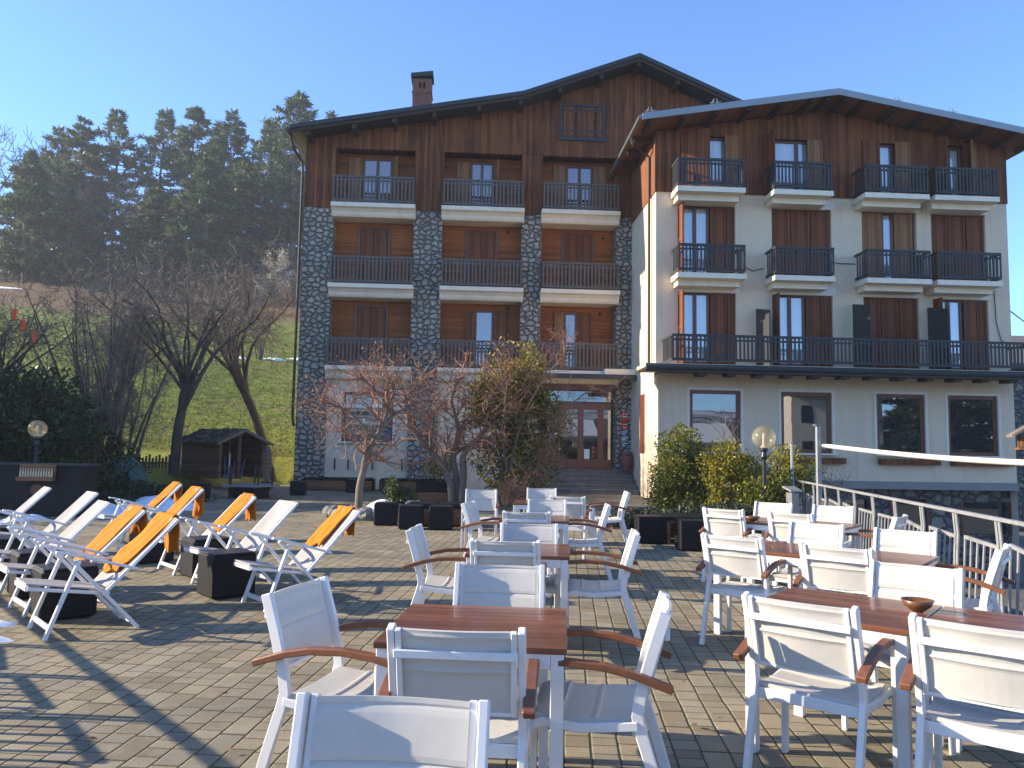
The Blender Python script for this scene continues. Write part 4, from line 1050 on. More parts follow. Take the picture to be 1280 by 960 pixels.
t = thing('awning_post', 'tall grey post at the railing holding the end of the white roll', 'post', (5.86, 14.7, 0))
mb = MB(); mb.box(-.04, -.04, 0, .04, .04, 2.1); mb.build('shaft', M['galv'], t, .006)
mb = MB(); mb.box(-.075, -.075, 2.101, .075, .075, 2.13); mb.box(-.09, -.09, 0.001, -.056, .09, .03); mb.build('cap', M['zinc'], t)
mb = MB(); pts = []
for i in range(25):
    f = i / 24; x = 5.93 + .75 * f; y = 14.7 - 7.2 * f; z = 1.73 - .24 * sin(min(1, f * 1.25) * PI / 2) + .0 * f
    pts.append((x, y, z))
mb.tube(pts, [.028] + [.042] * 23 + [.028], 10)
o = mb.build('white_roll', M['sling'], None, smooth=True); tag(o, 'long white fabric roll sagging from the grey post across the white wing', 'fabric roll')
t = thing('metal_pole', 'thin grey pole in front of the golden bush at the railing corner', 'pole', (6.05, 16.6, 0))
mb = MB(); mb.tube([(0, 0, 0), (0, 0, 1.78)], .035, 8); mb.build('shaft', M['galv'], t); mb = MB(); mb.lathe([(.05, 1.781), (.05, 1.80), (.01, 1.82)], 8); mb.build('cap', M['zinc'], t)
t = thing('flower_pot', 'small white flower pot beside the dwarf conifer in front of the tree bed', 'flower pot', (-2.02, 16.2, 0))
mb = MB(); mb.lathe([(.09, 0), (.13, .42), (.14, .42), (.14, .46), (.12, .46), (.11, .42), (.002, .41)], 16); mb.build('pot', M['trim_white'], t); leafcloud([((0, 0, .55), (.12, .12, .12))], 120, .06, 5, -.9).build('foliage', M['conelet'], t)
t = thing('ashtray_stand', 'grey stand with a slanted metal lid beside the far end of the railing', 'ashtray stand', (5.72, 15.7, 0), R(20))
mb = MB(); mb.box(-.09, -.09, 0, .09, .09, .78); mb.build('box', M['zinc'], t, .005); mb = MB(); mb.xprism([(-.13, .80), (.13, .88), (.13, .905), (-.13, .825)], -.15, .15); mb.build('lid', M['galv'], t)
t = thing('bird_feeder', 'wooden bird feeder with a small roof at the right edge of the photo', 'bird feeder', (6.66, 9.9, .16), R(-20))
mb = MB(); mb.tube([(0, 0, -2.6), (0, 0, 1.50)], .03, 8); mb.build('post', M['bark_pale'], t)
mb = MB(); mb.box(-.14, -.12, 1.50, .14, .12, 1.53); mb.box(-.11, -.09, 1.531, -.08, -.06, 1.68); mb.box(.08, -.09, 1.531, .11, -.06, 1.68); mb.box(-.11, .06, 1.531, .11, .09, 1.68); mb.build('tray', M['planter_wood'], t)
mb = MB(); mb.prism([(-.22, 1.66), (0, 1.80), (.22, 1.66), (.22, 1.69), (0, 1.83), (-.22, 1.69)], -.16, .16); mb.build('roof', M['bark_pale'], t)
t = thing('garden_table', 'grey metal table standing beyond the railing at the right edge', 'table', (5.45, 6.9, -.35), R(12))
mb = MB(); mb.box(-.6, -.35, 1.03, .6, .35, 1.055); mb.build('tabletop', M['galv'], t, .004)
for sx in (-1, 1):
    for sy in (-1, 1): mb = MB(); mb.bar((sx * .5, sy * .28, -2.3), (sx * .52, sy * .3, 1.03), .035, .035, (0, 1, 0)); mb.build('leg', M['galv'], t)

# ------------------------------------------------------------------ shed, fence, tarp, lanterns at the back left
t = thing('garden_shed', 'low open-fronted wooden shed with a mossy shingle roof at the foot of the meadow', 'shed', (-10.08, 26.6, .38), R(52))
mb = MB(); mb.box(0, .06, 0, .05, 2.4, 1.24); mb.box(1.75, .06, 0, 1.80, 2.4, 1.24); mb.box(.051, 2.35, 0, 1.749, 2.4, 1.5); mb.box(.72, .5, 0, .76, 2.349, 1.45); mb.build('boarded_wall', M['shed_wood'], t)
for x, z in ((.0, 1.26), (.74, 1.56), (1.70, 1.26)):
    mb = MB(); mb.box(x, -.06, 0, x + .11, .059, z); mb.build('post', M['shed_wood'], t)
mb = MB(); mb.prism([(-.22, 1.20), (.85, 1.68), (2.0, 1.18), (2.0, 1.24), (.85, 1.75), (-.22, 1.27)], -.3, 2.6); ro = mb.build('roof', M['shed_roof'], t)
r_ = random.Random(4)
for k in range(60):
    u = r_.uniform(-.2, .8); v = r_.uniform(-.28, 2.5); z = 1.27 + (u + .22) * .449
    mb = MB(); mb.box(u - .10, v - .08, z - .06, u + .10, v + .08, z + r_.uniform(.02, .05)); mb.build('shingle', M['shed_roof'], ro)
mb = MB(); mb.bar((-.22, -.31, 1.2), (.85, -.31, 1.68), .03, .09); mb.bar((.86, -.31, 1.68), (2.0, -.31, 1.18), .03, .09); mb.build('verge_board', M['bark_pale'], ro)
for k in range(5):
    t2 = thing('tool_handle', 'garden tool with a pale handle leaning inside the open shed', 'garden tool', (-9.95 + .10 * k, 27.0 + .10 * k, .36), 0, 'tools in the shed')
    mb = MB(); h = (.75, .9, .6, 1.0, .7)[k]; mb.tube([(0, 0, 0.1), (.05 * (k - 2), .12, h)], .022, 6); mb.build('shaft', M['paper'] if k % 2 else M['blue'], t2)
    mb = MB(); mb.box(-.07, -.02, 0, .07, .02, .16); mb.build('blade', M['zinc'], t2)
t = thing('wooden_post', 'pale turned wooden post standing right of the shed', 'post', (-8.55, 27.2, 0.))
mb = MB(); mb.lathe([(.10, .3)] + [(.10 + .03 * (i % 2), .6 + i * .07) for i in range(12)] + [(.06, 1.5), (.02, 1.55)], 10); mb.build('shaft', M['bark_pale'], t); mb = MB(); mb.box(-.16, -.16, 0, .16, .16, .3); mb.build('base', M['bark_dark'], t)
t = thing('picket_fence', 'dark low picket fence at the edge of the meadow left of the shed', 'fence', (-14.2, 29.0, -.1))
for k in range(34):
    x = -2.6 + k * .125; mb = MB(); mb.box(x - .035, -.012, 0, x + .035, .012, 1.12 + .06 * ((k * 7) % 3)); mb.build('picket', M['bark_dark'], t)
for z in (.35, .9): mb = MB(); mb.box(-2.7, .013, z, 1.7, .05, z + .07); mb.build('rail', M['bark_dark'], t)
mb = MB()
def tf(a, b):
    th = 2 * PI * a; rr = (1 - b) ** .7
    return (-11.8 + .75 * rr * cos(th) * (1 + .12 * sin(3 * th)), 23.8 + .5 * rr * sin(th), .02 + 1.08 * (1 - (1 - b) ** 1.6) * (1 + .1 * noise.noise(Vector((a * 6, b * 3, 2)))))
mb.grid(tf, 28, 10); tag(mb.build('tarpaulin', M['tarp'], None), 'green tarpaulin pulled over a heap in front of the picket fence', 'tarpaulin')
for k, (x, y, z) in enumerate([(-16.39, 25, 5.55), (-16.08, 25, 5.2), (-15.69, 25, 4.85)]):
    t = thing('hanging_lantern', ('topmost of three red cloth lanterns in the bare tree', 'middle one of three red cloth lanterns in the bare tree', 'lowest of three red cloth lanterns in the bare tree')[k], 'lantern', (x, y, z), k * 1.1, 'red lanterns in the tree'); t.scale = (.65, .65, 1)
    mb = MB(); mb.lathe([(.03, .36), (.09, .30), (.10, .18), (.085, .08), (.11, .0), (.07, -.06)], 9); mb.build('body', M['redcloth'], t); mb = MB(); mb.tube([(0, 0, .35), (.02, 0, .62)], .008, 4); mb.build('cord', M['dark'], t)
# stone bed with the twisted tree
t = thing('tree_bed', 'round bed of rough stones under the twisted tree', 'stone bed', (-2.95, 17.2, 0))
r_ = random.Random(9)
for k in range(26):
    a = 2 * PI * k / 26; rx, ry = 1.0, .62; s = r_.uniform(.12, .22); mb = MB()
    cx, cy = rx * cos(a), ry * sin(a)
    def rf(u, v, s=s, cx=cx, cy=cy, k=k):
        th, ph = 2 * PI * u, PI * v; q = 1 + .35 * noise.noise(Vector((cos(th) * 1.5 + k, sin(th) * 1.5, cos(ph) * 1.5)))
        return (cx + s * q * sin(ph) * cos(th), cy + s * q * sin(ph) * sin(th), .10 - s * .8 * q * cos(ph))
    mb.grid(rf, 9, 6); mb.build('stone', M['rock'], t)
mb = MB(); mb.lathe([(1.0, 0), (.98, .13), (.6, .19), (.01, .21)], 24); mb.v = [(x, y * .62, z) for x, y, z in mb.v]; mb.build('soil', M['bark_dark'], t)
bedz = lambda x, y: .20 + .06 * max(0, 1 - ((x + 2.95) ** 2 + (y - 17.2) ** 2))
snowpatch(-2.62, 16.98, .52, .34, .16, 2, bedz, .2); snowpatch(-2.2, 17.35, .4, .28, .14, 3, bedz)
snowpatch(-1.2, 17.0, .5, .12, .06, 4, flat)
for k, (x, y, a, b, h) in enumerate([(-9.0, 17.6, .8, .9, .16), (-8.5, 19.2, .7, .5, .2), (-9.3, 20.4, .55, .6, .18), (-8.1, 18.2, .7, .25, .08), (-8.4, 16.4, .8, .35, .1), (-10.3, 18.3, .5, .35, .1), (-9.6, 15.4, .35, .5, .1)]): snowpatch(x, y, a, b, h, 20 + k, flat)
snowpatch(-4.40, 6.62, .20, .16, .04, 31, flat); snowpatch(-4.16, 6.12, .24, .14, .05, 32, flat)
for k, (x, y, a, b) in enumerate([(-19.3, 62.5, .9, .35), (-17.6, 63.4, 1.1, .28), (-21.9, 61.9, .8, .22), (-16.0, 64.5, .8, .4), (-65.5, 97, 2.4, .7), (-41, 84, 1.6, .6), (-30, 60, .9, .4)]): snowpatch(x, y, a, b, .18, 40 + k, lambda X, Y: terr(X, Y) - .02)

# a neighbour's house beyond the wing and the wire running to it
t = thing('neighbour_house', 'low house with a grey roof just visible beyond the right end of the wing', 'house', (34., 48., -2.6))
mb = MB(); mb.box(-6, -4, 0, 6, 4, 9.4); mb.build('wall', M['stone_low'], t)
mb = MB(); mb.xprism([(-4.6, 9.3), (0, 11.6), (4.6, 9.3), (4.6, 9.55), (0, 11.85), (-4.6, 9.55)], -6.6, 6.6); mb.build('roof', M['tile'], t)
for z in (2.5, 6.0):
    mb = MB(); mb.box(-4.5, -4.03, z, -3.3, -4.005, z + 1.4); mb.build('window', M['darkglass'], t)
mb = MB(); p, q = Vector(fw(18.62, DW + .2, 6.75)), Vector((34., 46, 8.9))
mb.tube([p.lerp(q, i / 12) - Vector((0, 0, .5 * sin(PI * i / 12))) for i in range(13)], .022, 5); tag(mb.build('power_line', M['dark'], None), 'single overhead wire leaving the right end of the wing', 'wire')

# houses behind the viewer, seen only as reflections in the hotel windows
for k, (u, d, w, h, mt, l) in enumerate([(22.5, -23, 9, 4.6, 'plaster', 'stone house with a snowy roof behind the viewer, mirrored in the first wing window'), (31.5, -17, 8, 9.0, 'slab', 'tall cream house behind the viewer, mirrored in the second wing window'), (11.5, -26, 9, 5.2, 'stone_low', 'small house with a snowy roof behind the viewer, mirrored in the entrance door')]):
    x, y, _ = fw(u, d); zb = -2.8; t = thing('village_house', l, 'house', (x, y, zb), YA, 'village houses behind the viewer')
    mb = MB(); mb.box(-w / 2, -3.5, 0, w / 2, 3.5, h + .4); mb.build('wall', M[mt], t)
    mb = MB(); mb.xprism([(-4.3, h + .2), (0, h + 2.4), (4.3, h + .2), (4.3, h + .45), (0, h + 2.7), (-4.3, h + .45)], -w / 2 - .5, w / 2 + .5); ro = mb.build('roof', M['tile'], t)
    mb = MB(); mb.xprism([(.4, h + 2.48), (3.9, h + .65), (3.9, h + .75), (.4, h + 2.6)], -w / 2 - .3, w / 4); mb.build('roof_snow', M['snow'], ro)
    for i in range(3):
        for z in ((h - 1.9,) if h < 6 else (h - 1.9, h - 4.9)):
            mb = MB(); q = -w / 2 + w * (i + .5) / 3; mb.box(q - .5, 3.505, z, q + .5, 3.53, z + 1.4); mb.build('window', M['dark'], t)

# ------------------------------------------------------------------ trees and shrubs
def conifer(seed, Hh, rad, bare, droop, dens):
    """trunk + crown of needle sprays on whorled limbs; returns two builders"""
    r = random.Random(seed); T = MB(); K = MB()
    lean = Vector((r.uniform(-.02, .02), r.uniform(-.02, .02), 0))
    ax = lambda z: lean * z + Vector((.12 * sin(z * .4 + seed), .12 * cos(z * .33), 0)) + Vector((0, 0, z))
    n = 10; T.tube([ax(Hh * i / n * .98) for i in range(n + 1)], [max(.03, .34 * (1 - i / n) ** .8) for i in range(n + 1)], 7)
    z = Hh * bare
    while z < Hh * .985:
        f = (z / Hh - bare) / (1 - bare); prof = rad * (min(1, (1 - f) * 1.5 + .10)) * (.62 + .38 * min(1, f * 5)) * (1 if f < .9 else .75)
        a0 = r.uniform(0, 6.28)
        for b in range(r.choice((3, 4, 5))):
            if r.random() < .16: continue
            a = a0 + b * 1.3 + r.uniform(-.3, .3); L = prof * r.uniform(.55, 1.2)
            d = Vector((cos(a), sin(a), 0)); up = droop + r.uniform(-.12, .18) + (.35 * f)
            p0 = ax(z); pts = [p0 + d * L * t + Vector((0, 0, L * (up * t - .12 * t * t))) for t in (0, .35, .7, 1)]
            T.tube(pts, [.055, .04, .025, .01], 4, False)
            m = int(dens * (2 + L * 2.1))
            for j in range(m):
                t = r.uniform(.18, 1.04) ** .8; c = p0 + d * L * t + Vector((0, 0, L * (up * t - .12 * t * t)))
                side = Vector((-d.y, d.x, 0)) * r.uniform(-1, 1) * (.12 + .30 * L * t * (1.15 - t)); c = c + side + Vector((0, 0, r.uniform(-.12, .2)))
                for q in range(5):
                    v = (d * r.uniform(-.1, 1) + side.normalized() * r.uniform(-.4, 1.) + Vector((0, 0, r.uniform(-.25, .75)))) if side.length > 1e-4 else d
                    K.card(c + rdir(r) * .1, v, rdir(r), r.uniform(.4, .9), r.uniform(.12, .26))
        z += r.uniform(.5, .95) * Hh / 26
    return T, K
con = []
for sd, Hh, rd, ba, dr, de in ((3, 24, 4.8, .22, -.02, 3.6), (8, 25, 5.2, .30, .08, 2.5), (15, 24, 4.3, .16, -.10, 3.6), (21, 15, 3.8, .10, -.04, 3.6)):
    T, K = conifer(sd, Hh, rd, ba, dr, de); root = thing('pine_tree', 'pine', 'tree', group='dark conifers on the hilltop')
    T.build('trunk', M['bark'], root); K.build('crown', M['pine'], root); con.append((root, Hh, [0]))
def place_con(kind, x, y, ztop, label, rot, wide=1.):
    root, Hh, u = con[kind]; zb = terr(x, y) - .4; s = (ztop - zb) / Hh
    if not u[0]: u[0] = 1; root.location = (x, y, zb); root.rotation_euler = (0, 0, rot); root.scale = (s * wide, s * wide, s); root['label'] = label
    else: dup(root, (x, y, zb), rot, label, scale=(s * wide, s * wide, s))
for kd, x, y, zt, l, ro_, w in [
    (0, -68.2, 118, 52.6, 'dense dark pine with a rounded top, the bulkiest at the left of the ridge', .3, 1.25), (0, -75.9, 124, 53.6, 'dark pine just left of and behind the bulkiest one', 2.1, 1.),
    (1, -64.7, 122, 55.9, 'open pine with flat layered branches right of the bulkiest pine', 1.0, 1.), (1, -60.0, 126, 57.8, 'open layered pine showing sky between its branches near the middle of the ridge', 4.0, 1.),
    (2, -52.5, 120, 56.4, 'pointed conifer with the highest tip in the middle of the ridge', .6, 1.15), (2, -51.3, 128, 56.6, 'conifer half hidden behind the pointed one', 2.6, 1.1),
    (0, -44.8, 118, 54.2, 'broad dark conifer second from the hotel roof', 1.7, 1.), (2, -41.0, 126, 56.8, 'slim conifer between the broad one and the pine at the eaves', 5.1, 1.1),
    (1, -33.1, 112, 53.9, 'big pine rising beside the left eaves of the hotel', 3.0, 1.25), (0, -29.0, 118, 54.0, 'pine partly hidden by the hotel eaves', .9, 1.2),
    (3, -67.3, 104, 41.5, 'smaller conifer standing lower down at the far left', .2, 1.), (3, -43.5, 106, 41.5, 'small dense conifer in front of the ridge trees, below the pointed one', 1.9, 1.3),
    (3, -61.0, 103, 36.0, 'low conifer in front of the bulkiest pine', 3.3, 1.1), (3, -52.0, 108, 38.0, 'low conifer in front of the open pines', 4.4, 1.2)]:
    place_con(kd, x, y, zt, l, ro_, w)
for k, (px, zt, kd, l) in enumerate([(20, 41, 0, 'at the left edge of the photo'), (62, 43, 2, 'below the bulkiest pine, left of it'), (98, 40, 0, 'under the crown of the bulkiest pine'), (140, 44, 2, 'right under the open layered pines'), (180, 42, 0, 'below the middle of the ridge'), (222, 45, 2, 'below the pointed conifer'), (250, 41, 0, 'right of the small dense conifer'), (292, 44, 2, 'below the broad conifer near the hotel'), (330, 42, 0, 'beside the eaves, lower row'), (352, 45, 2, 'closest to the hotel wall, lower row')]):
    y = 111 + (k * 5) % 7
    if k in (3, 5, 8): continue
    place_con(kd, (px - 640) / 961 * y, y, zt, 'second-row dark conifer ' + l, k * 1.3, 1.25)

for u, d, h, l, ro_ in ((39., -13, 9.5, 'conifer behind the viewer, mirrored in the third wing window', .5), (46., -12, 11., 'conifer behind the viewer, mirrored in the fourth wing window', 2.5), (42.5, -17, 10., 'conifer between the other two behind the viewer', 4.)):
    x, y, _ = fw(u, d); place_con(3, x, y, h, l, ro_, 1.5)

def bare_tree(seed, limbs, kids, rmin=.006, tw=1.0, sag=.0, n4=4, leafs=None, leafsize=.04):
    """limbs: [(points, r0, r1, subtwigs, first length)]; recursive twigs; returns trunk, branches (and leaves) builders"""
    r = random.Random(seed); T = MB(); B = MB(); Lf = MB()
    def twig(p, d, L, rad, depth):
        m = 4 if depth > 0 else 3; pts = [p]; q = p.copy(); dd = d.copy()
        for i in range(m):
            dd = (dd + rdir(r) * .34 * tw + Vector((0, 0, .10 - sag))).normalized(); q = q + dd * (L / m); pts.append(q.copy())
        B.tube(pts, [max(rmin * .7, rad * (1 - .7 * i / m)) for i in range(m + 1)], 4 if depth > 1 else 3, False)
        if depth == 0:
            if leafs:
                for _ in range(leafs):
                    c = pts[r.randrange(1, m + 1)] + rdir(r) * .04; Lf.card(c, rdir(r) + Vector((0, 0, -.3)), rdir(r), leafsize * r.uniform(.5, 1.3), leafsize * .55)
            return
        for i in range(kids[len(kids) - depth] if depth <= len(kids) else 3):
            t = r.uniform(.25, 1.); k = min(m - 1, int(t * m)); c = pts[k].lerp(pts[k + 1], t * m - k)
            nd = (dd * .75 + rdir(r) * .95).normalized()
            twig(c, nd, L * r.uniform(.45, .75), max(rmin, rad * .55), depth - 1)
    for pts, r0, r1, nk, L, dp in limbs:
        pts = [Vector(p) for p in pts]; m = len(pts); fine = []
        for i in range(m - 1):
            for j in range(3):
                f = j / 3; a = pts[max(i - 1, 0)]; b = pts[i]; c = pts[i + 1]; e = pts[min(i + 2, m - 1)]
                fine.append(.5 * ((2 * b) + (c - a) * f + (2 * a - 5 * b + 4 * c - e) * f * f + (3 * b - a - 3 * c + e) * f ** 3) + rdir(r) * r0 * .12)
        fine.append(pts[-1]); g = len(fine)
        T.tube(fine, [r0 + (r1 - r0) * i / (g - 1) for i in range(g)], 8 if r0 > .05 else 5)
        for k in range(nk):
            t = r.uniform(.35, 1.); i = min(g - 2, int(t * (g - 1))); c = fine[i].lerp(fine[i + 1], t * (g - 1) - i); d = (fine[i + 1] - fine[i]).normalized()
            twig(c, (d * .6 + rdir(r) * .9 + Vector((0, 0, .15))).normalized(), L * r.uniform(.6, 1.2), r1 * .7 + .004, dp)
    return T, B, Lf
def plant_tree(name, label, cat, loc, T, B, Lf, mt, mtw, ml=None, group=None, rotz=0.):
    t = thing(name, label, cat, loc, rotz, group); T.build('trunk', mt, t, smooth=True); B.build('branches', mtw, t)
    if ml and Lf.f: Lf.build('leaves', ml, t)
    return t
# twisted small tree in the stone bed
T, B, Lf = bare_tree(5, [([(0, 0, -.05), (.02, 0, .45), (.10, .02, .95), (.20, .0, 1.35), (.50, .0, 1.9), (.60, 0, 2.35)], .095, .045, 14, .9, 2), ([(.48, 0, 1.85), (.80, .1, 2.2), (1.3, .2, 2.45)], .05, .02, 13, .8, 2),
     ([(.32, 0, 1.6), (0, -.1, 1.95), (-.5, .1, 2.3), (-1.0, .2, 2.45)], .045, .018, 20, .8, 2), ([(.58, 0, 2.3), (.3, .1, 2.7), (-.2, 0, 3.05)], .04, .015, 14, .7, 2), ([(.3, 0, 1.5), (-.1, .2, 1.6), (-.8, .3, 1.8)], .035, .012, 14, .7, 2), ([(.58, 0, 2.2), (.7, .2, 2.8), (.55, .1, 3.1)], .04, .012, 13, .7, 2)], (5, 4, 2), .0038, 1.0, .06, leafs=1, leafsize=.05)
plant_tree('japanese_maple', 'small twisted tree with reddish dry twigs growing from the stone bed', 'tree', (-3.42, 17.5, .15), T, B, Lf, M['bark_pale'], M['twig_red'], M['dryleaf'], 'reddish bare garden trees')
# multi-stemmed tree
T, B, Lf = bare_tree(9, [([(0, 0, -.05), (-.05, 0, .5), (-.28, 0, 1.05), (-.95, .1, 1.75), (-1.30, .1, 2.5)], .12, .05, 17, 1.0, 2), ([(-1.25, .1, 2.4), (-1.8, .2, 2.85), (-2.5, .2, 3.1)], .045, .015, 20, .8, 2), ([(-1.3, .1, 2.5), (-1.2, 0, 3.0), (-.8, 0, 3.4)], .04, .015, 17, .8, 2),
     ([(.10, .1, -.05), (.08, .1, .8), (.0, .1, 1.3), (.12, .1, 2.0), (-.1, .15, 2.8), (.1, .1, 3.4)], .10, .035, 27, .9, 2), ([(.25, -.05, -.05), (.28, 0, .9), (.30, 0, 1.35), (.75, -.05, 1.9), (1.15, -.1, 2.5), (1.4, -.1, 3.2)], .12, .03, 22, 1.0, 2), ([(.9, 0, 2.1), (1.6, -.1, 2.7), (2.2, -.1, 3.3)], .04, .012, 20, .8, 2),
     ([(.12, .1, 2.0), (.6, .2, 2.7), (.9, .2, 3.3)], .035, .012, 17, .8, 2), ([(-.6, 0, 1.4), (-.6, -.2, 2.0), (-.4, -.1, 2.6)], .04, .015, 14, .8, 2)], (5, 4, 2), .0038, 1.0, .05, leafs=1, leafsize=.045)
plant_tree('japanese_maple', 'spreading multi-stemmed tree with bare reddish twigs in front of the left bays', 'tree', (-1.55, 20.8, .05), T, B, Lf, M['bark_pale'], M['twig_red'], M['dryleaf'], 'reddish bare garden trees')

def shrub(name, label, cat, loc, blobs, n, size, mat, seed, stems=5, thr=-.25, fr=1.2, hstem=.6, bark='bark', group=None):
    t = thing(name, label, cat, loc, 0, group); r = random.Random(seed)
    leafcloud(blobs, n, size, seed, thr, fr).build('foliage', mat, t)
    T = MB(); top = max(b[0][2] for b in blobs)
    for k in range(stems):
        a = r.uniform(0, 6.28); b = r.choice(blobs); e = Vector(b[0]); s0 = Vector((.12 * cos(a), .12 * sin(a), -.05)) + Vector((e.x * .35, e.y * .35, 0))
        T.tube([s0, s0.lerp(e, .5) + rdir(r) * .1, e, e + Vector((r.uniform(-.4, .4) * b[1][0], r.uniform(-.4, .4) * b[1][1], .6 * b[1][2]))], [.035, .028, .018, .006], 5)
    T.build('stem', M[bark], t); return t
# tall evergreen shrub with yellow leaves before the entrance
sh = shrub('climbing_shrub', 'tall evergreen shrub with yellow leaves, left of the entrance door', 'shrub', (.12, 21.2, 0), [((-.2, 0, 1.5), (1.1, .9, 1.2)), ((.3, 0, 1.1), (1.1, .8, 1.0)), ((-.2, 0, 2.7), (1.2, .9, 1.1)), ((.55, 0, 2.4), (1.0, .7, .9)), ((-.05, 0, 3.8), (1.05, .7, .8)), ((.5, .1, 3.3), (.9, .7, .7)), ((-.8, 0, 3.1), (.8, .5, .7)), ((1.1, -.1, 2.6), (.5, .4, .5)), ((-1.0, -.1, 2.2), (.5, .4, .5))], 16000, .11, M['ivy'], 3, 7, -.06, 1.3)
T, B, Lf = bare_tree(17, [([(-.2, -.3, .2), (-.1, -.5, 1.2), (.2, -.7, 2.4), (.7, -.8, 3.4), (1.3, -.8, 4.1)], .05, .012, 14, .7, 2), ([(0, -.3, .2), (-.3, -.6, 1.5), (-.3, -.8, 3.0), (-.6, -.8, 4.4)], .045, .012, 12, .7, 2), ([(.2, -.3, .3), (.8, -.6, 1.6), (1.3, -.7, 2.6), (2.1, -.7, 3.3)], .04, .010, 14, .7, 2), ([(.1, -.3, .3), (.4, -.6, .9), (.8, -.7, 1.2)], .03, .01, 14, .6, 2)], (6, 5), .005, 1.0, .08)
for nm, b_, m_ in (('bare_shoots', T, M['bark_pale']), ('twigs', B, M['twig_red'])): b_.build(nm, m_, sh)
shrub('boxwood_ball', 'small clipped green ball shrub behind the multi-stemmed tree', 'shrub', (-2.35, 26.2, 0), [((0, 0, .95), (.62, .5, .38))], 2200, .07, M['greenbush'], 8, 3, -.4)
shrub('dwarf_conifer', 'small potted yellow-green conifer leaning over the black cubes', 'shrub', (-2.35, 16.25, .1), [((0, 0, .35), (.22, .2, .28)), ((-.12, 0, .62), (.16, .15, .22))], 1400, .07, M['conelet'], 9, 2, -.5)
shrub('laurel_bush', 'dense green bush hiding the corner of the wing beside the steps', 'shrub', (3.75, 17.4, 0), [((-.05, 0, .9), (.62, .6, .85)), ((.05, 0, 1.6), (.50, .5, .65)), ((.45, .1, 1.1), (.5, .5, .7)), ((-.3, -.2, .5), (.45, .4, .5)), ((.35, -.3, .45), (.6, .4, .45))], 12000, .075, M['greenbush'], 4, 6, -.22, 2.0)
shrub('golden_bush', 'broad yellow-green bush in front of the first wing window', 'shrub', (4.75, 17.0, 0), [((-.05, 0, 1.2), (.60, .5, .65)), ((.25, 0, .75), (.8, .55, .7)), ((.5, .1, 1.2), (.45, .4, .4)), ((-.4, -.1, .6), (.55, .5, .55))], 9000, .08, M['goldbush'], 5, 6, -.18, 2.0)
shrub('golden_bush', 'orange-yellow bush behind the railing corner, right of the globe lamp', 'shrub', (6.3, 17.7, -.2), [((0, 0, 1.35), (.55, .5, .6)), ((.45, 0, 1.2), (.5, .4, .5)), ((-.1, -.2, .6), (.6, .5, .6))], 6000, .08, M['goldbush'], 6, 5, -.18, 2.0)
shrub('green_bush', 'dark green bush between the golden bush and the railing', 'shrub', (5.35, 16.3, 0), [((0, 0, .55), (.6, .5, .55)), ((.3, .2, .8), (.4, .4, .5))], 5000, .075, M['greenbush'], 7, 4, -.2, 2.0)
shrub('juniper', 'low spreading dark juniper at the foot of the entrance bushes', 'ground cover shrub', (2.95, 15.6, 0), [((0, 0, .12), (1.0, .6, .28)), ((.9, .3, .15), (.9, .6, .3)), ((-.5, .4, .14), (.6, .5, .26))], 7000, .08, M['juniper'], 11, 3, -.3, 2.0)
shrub('juniper', 'low dark shrub spreading under the lounge table', 'ground cover shrub', (4.4, 15.2, 0), [((0, 0, .2), (1.0, .5, .35))], 4000, .08, M['juniper'], 12, 3, -.3, 2.0)
shrub('rock_garden_shrub', 'dark low shrubs with snow between them, beside the bar', 'ground cover shrub', (-10.1, 20.3, 0), [((0, 0, .2), (1.3, .7, .4)), ((1.2, .5, .15), (.9, .6, .32)), ((-.8, -1.5, .1), (.5, .8, .3)), ((.2, -1.0, .12), (.5, .5, .25)), ((-1.6, .3, .1), (.9, .5, .25))], 8000, .09, M['laurel'], 13, 4, -.1, 1.5)
T, B, Lf = bare_tree(71, [([(0, 0, 0), (.02, 0, .3)], .015, .01, 16, .5, 2), ([(.3, 0, 0), (.3, .1, .3)], .012, .008, 12, .5, 2)], (5, 4), .004)
plant_tree('dry_shrub', 'dry brown leafless shrub at the foot of the yellow-leaved evergreen', 'shrub', (-.1, 19.6, 0), T, B, Lf, M['bark'], M['twig_red'])
T, B, Lf = bare_tree(72, [([(0, 0, 0), (.02, 0, 1.2), (.1, 0, 2.2)], .012, .006, 10, .5, 1), ([(.25, 0, 0), (.3, 0, 1.1), (.2, 0, 1.9)], .012, .006, 8, .5, 1)], (4,), .004, .6)
plant_tree('bare_shrub', 'thin leafless shoots rising before the first wing window', 'shrub', (4.9, 17.9, .2), T, B, Lf, M['bark_pale'], M['twig'])
T, B, Lf = bare_tree(73, [([(0, 0, 0), (.1, 0, .4)], .015, .008, 14, .7, 2)], (5, 3), .004, .8)
plant_tree('bare_shrub', 'leafless bush right of the grey post, against the white wing', 'shrub', (7.3, 17.5, 0.), T, B, Lf, M['bark_pale'], M['twig'])

